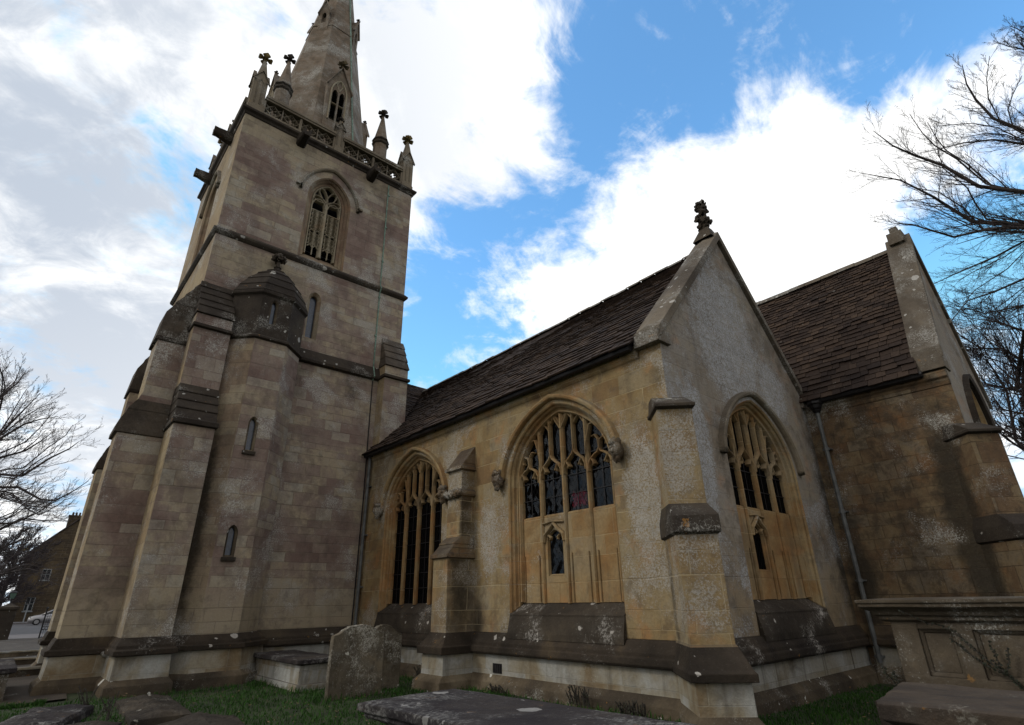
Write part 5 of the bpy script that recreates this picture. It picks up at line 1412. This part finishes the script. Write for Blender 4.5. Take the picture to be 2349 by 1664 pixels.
for k, pts in RT.items():
    a = Vector(root[k]); b_ = Vector(pts[0]); mid = a.lerp(b_, 0.5) + Vector((0, 0, 0.25))
    limbs.append(([a, mid] + [Vector(p) for p in pts], rads[k]))
    for j in range(2):          # lesser boughs fanning out beside each main one
        off = Vector((rr.uniform(-0.6, 0.8), rr.uniform(-0.2, 0.2), rr.uniform(-0.9, 0.9)))
        limbs.append(([a, mid + off*0.5] + [Vector(p) + off*(0.4+0.3*i) + Vector((0, -0.25*i, 0)) for i, p in enumerate(pts)], rads[k]*0.45))
bare_tree("bare_tree", "tall leafless tree with fine spreading twigs reaching over the chancel roof", TRK, limbs, 12, [(36, 0.09, 0.22), (8, 0.25, 0.5), (5, 0.3, 0.55)], group="leafless trees around the churchyard", rscale=0.50, minr=0.0036)
RT2 = {'a': [(32.04, 2.96, 7.68), (31.37, 2.57, 9.66), (30.94, 2.67, 10.63), (30.12, 2.82, 11.73)], 'b': [(31.66, 1.66, 10.9), (30.96, 2.11, 11.5), (30.28, 2.75, 11.53), (30.19, 3.38, 12.62)],
       'c': [(31.67, 2.06, 9.58), (31.5, 3.17, 10.29), (30.75, 3.25, 11.2)], 'd': [(30.1, 2.22, 8.3), (29.83, 2.79, 8.59), (29.38, 2.93, 9.3)], 'e': [(30.13, 1.19, 11.74), (29.26, 1.79, 12.12), (29.11, 2.53, 12.58)]}
TRK = [((32.5, 2.2, 0), 0.35), ((32.4, 2.4, 4), 0.28), ((32.2, 2.3, 7), 0.22), ((31.9, 1.6, 10), 0.15), ((31.6, 1.0, 13), 0.05)]
limbs = []
for k, pts in RT2.items():
    limbs.append(([Vector((32.3, 2.3, pts[0][2]-1.8)), Vector(pts[0]).lerp(Vector((32.3, 2.3, pts[0][2]-1.8)), 0.3)] + [Vector(p) for p in pts], 0.10))
tr2 = bare_tree("bare_tree", "denser leafless tree tangled low behind the chancel gable at the right edge", TRK, limbs, 14, [(28, 0.35, 0.65), (10, 0.35, 0.55), (5, 0.3, 0.5)], group="leafless trees around the churchyard", spread=1.3, minr=0.007)
iv = MB()
for k in range(5200):
    zz = 1 + 7.6*rr.random()**0.8; a = rr.uniform(0, 6.28); R_ = rr.uniform(0.25, 0.9)*(1.25-zz/9)
    c = Vector((32.3+R_*math.cos(a)*1.1, 2.35+R_*math.sin(a)*1.1, zz)); d = Vector((rr.gauss(0, 1), rr.gauss(0, 1), rr.gauss(0, 1))).normalized()*0.10; e = d.orthogonal().normalized()*0.07
    iv.poly([c-d, c+e, c+d, c-e])
iv.build("ivy", "ivy_leaf", tr2)
LT = {'a': [(-1.61, 29.51, 8.06), (-1.32, 29.08, 8.64), (-1.06, 28.31, 9.02), (-0.8, 28.11, 9.6)], 'b': [(-1.53, 28.94, 7.75), (-0.96, 28.78, 8.43), (-0.52, 27.95, 8.51), (-0.02, 27.56, 8.62)],
      'c': [(-1.19, 29.67, 6.51), (-0.5, 28.92, 6.41), (0.14, 28.36, 7.1), (0.66, 28.34, 7.57), (0.87, 27.51, 7.73)], 'd': [(-1.14, 32.05, 6.37), (-0.54, 31.26, 6.32), (0.3, 30.81, 5.83), (0.79, 30.34, 5.76), (1.29, 29.89, 6.17), (1.66, 29.34, 6.55)],
      'e': [(-0.69, 30.3, 4.71), (-0.25, 30.0, 4.74), (0.32, 29.24, 5.09), (0.75, 28.69, 5.53)], 'f': [(-0.44, 30.72, 3.81), (0.14, 30.26, 4.13), (0.48, 30.16, 4.28)],
      'g': [(-1.38, 30.08, 7.24), (-0.69, 29.28, 7.46), (-0.31, 29.03, 7.87), (0.04, 28.63, 8.32)], 'h': [(-1.79, 28.09, 8.68), (-1.85, 27.6, 9.43), (-2.04, 26.74, 9.82)], 'i': [(-2.09, 30.42, 9.82), (-1.69, 30.07, 10.41), (-1.53, 29.38, 10.83)],
      'k': [(-0.65, 30.96, 4.56), (-0.09, 30.04, 4.93), (0.6, 29.56, 4.84), (1.29, 29.41, 4.87)], 'l': [(-0.13, 31.7, 2.9), (0.64, 31.32, 3.1), (1.39, 30.88, 2.9)], 'm': [(-0.94, 29.18, 5.59), (-0.08, 28.67, 5.27), (0.58, 28.2, 5.18)]}
TRK = [((-5.5, 31, 0), 0.5), ((-5.4, 30.8, 3), 0.42), ((-5.2, 30.5, 6), 0.33), ((-5.0, 30, 9), 0.2), ((-4.8, 29.5, 13), 0.05)]
limbs = []
for k, pts in LT.items():
    a = Vector((-5.3, 30.6, max(1.8, pts[0][2]-2.6))); b_ = Vector(pts[0])
    limbs.append(([a, a.lerp(b_, 0.5)+Vector((0, 0, 0.2))] + [Vector(p) for p in pts], 0.085 if k not in "cd" else 0.10))
    for j in range(2):
        off = Vector((rr.uniform(-0.1, 0.1), rr.uniform(-0.8, 0.8), rr.uniform(-0.5, 0.5)))
        limbs.append(([a, a.lerp(b_, 0.5)+off*0.5] + [Vector(p) + off*(0.5+0.3*i) - Vector((0.12*i, 0, 0)) for i, p in enumerate(pts)], 0.05))
bare_tree("bare_tree", "leafless tree with low sweeping branches left of the tower", TRK, limbs, 16, [(22, 0.12, 0.28), (7, 0.28, 0.5), (4, 0.3, 0.5)], tmat="pale_bark", group="leafless trees around the churchyard", spread=0.9, minr=0.0045, rscale=0.75)
for k, (x, y, h_, lab) in enumerate(((-0.9, 57, 6.5, "distant bushy bare tree in front of the street at the left edge"), (0.2, 66, 7.5, "farther bare tree standing left of the house"), (-0.6, 86, 7.0, "bare street tree just left of the gabled house"))):
    tk = [((x, y, 0), 0.25), ((x, y, h_*0.4), 0.16), ((x+0.2, y, h_), 0.03)]
    lm = []
    for i in range(11):
        a = i*2.4; z_ = h_*(0.2+0.06*i)
        lm.append(([Vector((x, y, z_)), Vector((x+math.cos(a)*1.2, y+math.sin(a)*1.2, z_+0.9)), Vector((x+math.cos(a)*2.4, y+math.sin(a)*2.2, z_+1.8))], 0.07))
    bare_tree("bare_tree", lab, tk, lm, 70+k, [(20, 0.35, 0.6), (10, 0.35, 0.55), (4, 0.3, 0.5)], group="leafless trees around the churchyard", minr=0.012)

# ------------------------------------------------------------------ the street on the left
t = thing("house", "gabled stone house with a chimney across the road behind the left tree", "house", (6.0, 94, 0.1))
FH = Frame((0, 92, 0), (0, 1, 0))
m = MB()
wins = [(3.3, 4.75, 0.85, 1.25), (6.4, 4.75, 0.85, 1.25), (2.6, 1.3, 0.8, 1.5), (6.4, 1.3, 0.85, 1.5)]
rect = lambda x, z_, w_, h_: [(x, z_), (x+w_, z_), (x+w_, z_+h_), (x, z_+h_)]
panel(m, FH, [(1.45, 0), (9.4, 0), (9.4, 7.7), (5.4, 12.0), (1.45, 7.7)], [rect(*q_) for q_ in wins])
m.poly([(1.45, 92, 0), (1.45, 104, 0), (1.45, 104, 7.7), (1.45, 92, 7.7)]); m.poly([(9.4, 92, 0), (9.4, 104, 0), (9.4, 104, 7.7), (9.4, 92, 7.7)])
m.box((1.2, 91.9, 7.55), (1.7, 104, 7.75))
m.build("wall", "house_stone", t)
rf = MB()
rf.loft([[(1.1, y, 7.45), (5.4, y, 12.1), (9.7, y, 7.45)] for y in (91.8, 104.2)], False); rf.loft([[(1.1, y, 7.62), (5.4, y, 12.28), (9.7, y, 7.62)] for y in (91.8, 104.2)], False)
rf.poly([(1.1, 91.8, 7.45), (5.4, 91.8, 12.1), (5.4, 91.8, 12.28), (1.1, 91.8, 7.62)]); rf.poly([(9.7, 91.8, 7.45), (5.4, 91.8, 12.1), (5.4, 91.8, 12.28), (9.7, 91.8, 7.62)])
ro = rf.build("roof", "house_roof", t)
ch_ = MB(); ch_.box((4.35, 93, 10.2), (5.75, 94.2, 12.5)); ch_.box((4.28, 92.93, 12.5), (5.82, 94.27, 12.72))
for k in range(3): ch_.tube([(4.7+k*0.36, 93.6, 12.7), (4.7+k*0.36, 93.6, 13.15)], [0.13, 0.10], 8)
ch_.build("chimney", "house_stone", ro)
for x, z_, w_, h_ in wins:
    f_ = MB()
    for q_ in ((x, z_, 0.06, h_), (x+w_-0.06, z_, 0.06, h_), (x, z_, w_, 0.06), (x, z_+h_-0.06, w_, 0.06), (x+w_/2-0.03, z_, 0.06, h_), (x, z_+h_/2, w_, 0.05)):
        f_.box((q_[0], 92.10, q_[1]), (q_[0]+q_[2], 92.15, q_[1]+q_[3]))
    f_.box((x-0.1, 91.88, z_-0.12), (x+w_+0.1, 92.12, z_))
    fo = f_.build("window", "white_paint", t)
    p_ = MB(); p_.poly([(x, 92.13, z_), (x+w_, 92.13, z_), (x+w_, 92.13, z_+h_), (x, 92.13, z_+h_)]); p_.build("pane", "car_glass", fo)
t = thing("low_building", "low slate roofed outbuilding beside the road at the left edge", "outbuilding", (-4, 88, 0.1))
m = MB(); m.box((-9, 87, 0), (0.3, 91, 2.3)); m.build("wall", "house_stone", t)
m = MB(); m.loft([[(-9.2, 86.7, 2.2), (-9.2, 89, 3.8), (-9.2, 91.3, 2.2)], [(0.5, 86.7, 2.2), (0.5, 89, 3.8), (0.5, 91.3, 2.2)]], False); m.build("roof", "house_roof", t)
t = thing("sign_board", "yellow board on a bracket at the eaves of the far house", "sign", (0.95, 91.9, 8.1))
m = MB(); m.box((0.35, 91.88, 8.05), (1.35, 91.94, 8.42)); m.build("board", "yellow_paint", t)
m = MB(); m.box((1.3, 91.89, 7.6), (1.45, 92.0, 8.5)); m.build("bracket", "white_paint", t)
o = MB(); o.tube([(2.72, 85.2, 0.16), (2.72, 85.2, 1.95)], 0.06, 8); o.lump((2.72, 85.2, 1.98), 0.09, 2)
tag(o.build("bollard", "white_paint"), "slim white post on the far pavement left of the silver car", "post")

# parked silver car
t = thing("parked_car", "small silver hatchback parked across the road behind the gate", "car", (4.6, 77.8, 0.03))
sec = [(-1.95, 0.32, 0.62), (-1.9, 0.25, 0.72), (-1.5, 0.22, 0.86), (-0.95, 0.22, 0.95), (-0.35, 0.22, 1.0), (0.9, 0.22, 1.03), (1.7, 0.24, 0.98), (1.92, 0.3, 0.85)]
bd = MB(); X0, Y0, Z0c = 4.75, 77.8, 0.03
bd.loft([[(X0+x, Y0-w_, Z0c+zb), (X0+x, Y0-w_-0.04, Z0c+(zb+zt)/2), (X0+x, Y0-w_+0.06, Z0c+zt), (X0+x, Y0+w_-0.06, Z0c+zt), (X0+x, Y0+w_+0.04, Z0c+(zb+zt)/2), (X0+x, Y0+w_, Z0c+zb)]
         for (x, zb, zt), w_ in zip(sec, (0.55, 0.70, 0.78, 0.80, 0.82, 0.82, 0.78, 0.66))], True, None, True, True)
bd.loft([[(X0+x, Y0-w_, Z0c+zz), (X0+x, Y0+w_, Z0c+zz)] for x, zz, w_ in ((-0.05, 1.40, 0.60), (0.5, 1.46, 0.62), (1.2, 1.43, 0.60), (1.55, 1.34, 0.56))], False)
for a, b_ in (((-0.95, 0.94), (-0.05, 1.40)), ((0.55, 1.0), (0.55, 1.45)), ((1.80, 0.97), (1.55, 1.34))):
    for s in (-1, 1): bd.tube([(X0+a[0], Y0+s*0.76, Z0c+a[1]), (X0+b_[0], Y0+s*0.60, Z0c+b_[1])], 0.04, 5)
bd.build("body", "silver_paint", t, smooth=True)
gl = MB()
G1 = [(-0.93, 0.95), (-0.05, 1.40), (1.2, 1.43), (1.55, 1.34), (1.80, 0.97)]
for s in (-1, 1): gl.poly([(X0+x, Y0+s*(0.77 if zz < 1.1 else 0.595), Z0c+zz) for x, zz in G1])
gl.poly([(X0-0.93, Y0-0.75, Z0c+.95), (X0-0.93, Y0+0.75, Z0c+.95), (X0-0.05, Y0+0.58, Z0c+1.4), (X0-0.05, Y0-0.58, Z0c+1.4)])
gl.poly([(X0+1.8, Y0-0.75, Z0c+.97), (X0+1.8, Y0+0.75, Z0c+.97), (X0+1.55, Y0+0.56, Z0c+1.34), (X0+1.55, Y0-0.56, Z0c+1.34)])
gl.build("window", "car_glass", t)
for x in (-1.25, 1.25):
    for s in (-1, 1):
        wv = MB(); wv.tube([(X0+x, Y0+s*0.68, Z0c+0.3), (X0+x, Y0+s*0.86, Z0c+0.3)], 0.30, 16); wo = wv.build("wheel", "tyre_rubber", t)
        wv = MB(); wv.tube([(X0+x, Y0+s*0.86, Z0c+0.3), (X0+x, Y0+s*0.875, Z0c+0.3)], 0.19, 12); wv.build("rim", "silver_paint", wo)
for s in (-1, 1):
    hl = MB(); hl.lump((X0-1.80, Y0-s*0.60, Z0c+0.70), 0.12, 3, (1, 1, 0.6)); hl.build("headlight", "white_paint", t)
    hl = MB(); hl.box((X0+1.78, Y0+s*0.74-0.06, Z0c+0.72), (X0+1.93, Y0+s*0.70+0.06, Z0c+0.95)); hl.build("tail_light", "lamp_red", t)

# gate, pier and lantern at the churchyard entrance
t = thing("iron_gate", "open black iron gate leaf with a row of rings at the end of the path", "gate", (2.95, 44, 0.02))
m = MB()
for z_ in (0.06, 0.44, 0.60, 1.15): m.box((2.32, 43.98, z_), (3.62, 44.02, z_+0.03))
for k in range(14): x = 2.34+k*0.098; m.tube([(x, 44, 0.04), (x, 44, 0.45)], 0.008, 5); m.tube([(x, 44, 0.6), (x, 44, 1.3)], 0.008, 5)
m.build("bar", "black_iron", t)
m = MB()
for k in range(9):
    c = 2.40+k*0.14; m.tube([(c+0.06*math.cos(i*0.628), 44, 0.53+0.06*math.sin(i*0.628)) for i in range(11)], 0.010, 4)
m.build("ring", "black_iron", t)
m = MB(); m.box((2.29, 43.96, 0), (2.36, 44.04, 1.55)); m.lump((2.325, 44, 1.6), 0.06, 1); m.build("post", "black_iron", t)
t = thing("gate_pier", "dark stone gate pier at the left of the churchyard entrance", "gate pier", (0.6, 44.2, 0))
m = MB(); m.box((0.22, 43.8, 0), (0.98, 44.6, 1.55)); m.build("shaft", "dark_stone", t)
m = MB(); m.box((0.14, 43.72, 1.55), (1.06, 44.68, 1.68)); m.loft([[(0.18, 43.76, 1.68), (1.02, 43.76, 1.68), (1.02, 44.64, 1.68), (0.18, 44.64, 1.68)], [(0.55, 44.15, 1.88), (0.65, 44.15, 1.88), (0.65, 44.25, 1.88), (0.55, 44.25, 1.88)]], True, None, False, True); m.build("cap", "dark_stone", t)
m = MB(); m.box((-0.6, 43.85, 0), (0.2, 44.5, 1.25)); m.build("side_wall", "dark_stone", t)
t = thing("lantern", "old glass lantern standing on the dark gate pier", "lantern", (0.6, 44.2, 1.88))
m = MB(); m.tube([(0.6, 44.2, 1.86), (0.6, 44.2, 2.12)], 0.035, 6); m.loft([[(0.6-r, 44.2-r, z_), (0.6+r, 44.2-r, z_), (0.6+r, 44.2+r, z_), (0.6-r, 44.2+r, z_)] for z_, r in ((2.42, 0.20), (2.45, 0.19), (2.55, 0.04), (2.6, 0.03))], True, None, True, True)
for sx in (-1, 1):
    for sy in (-1, 1): m.tube([(0.6+sx*0.10, 44.2+sy*0.10, 2.12), (0.6+sx*0.16, 44.2+sy*0.16, 2.43)], 0.012, 4)
m.build("frame", "black_iron", t)
m = MB(); m.loft([[(0.6-r, 44.2-r, z_), (0.6+r, 44.2-r, z_), (0.6+r, 44.2+r, z_), (0.6-r, 44.2+r, z_)] for z_, r in ((2.12, 0.10), (2.43, 0.16))], True, None, True, True); m.build("pane", "lamp_glass_green", t)
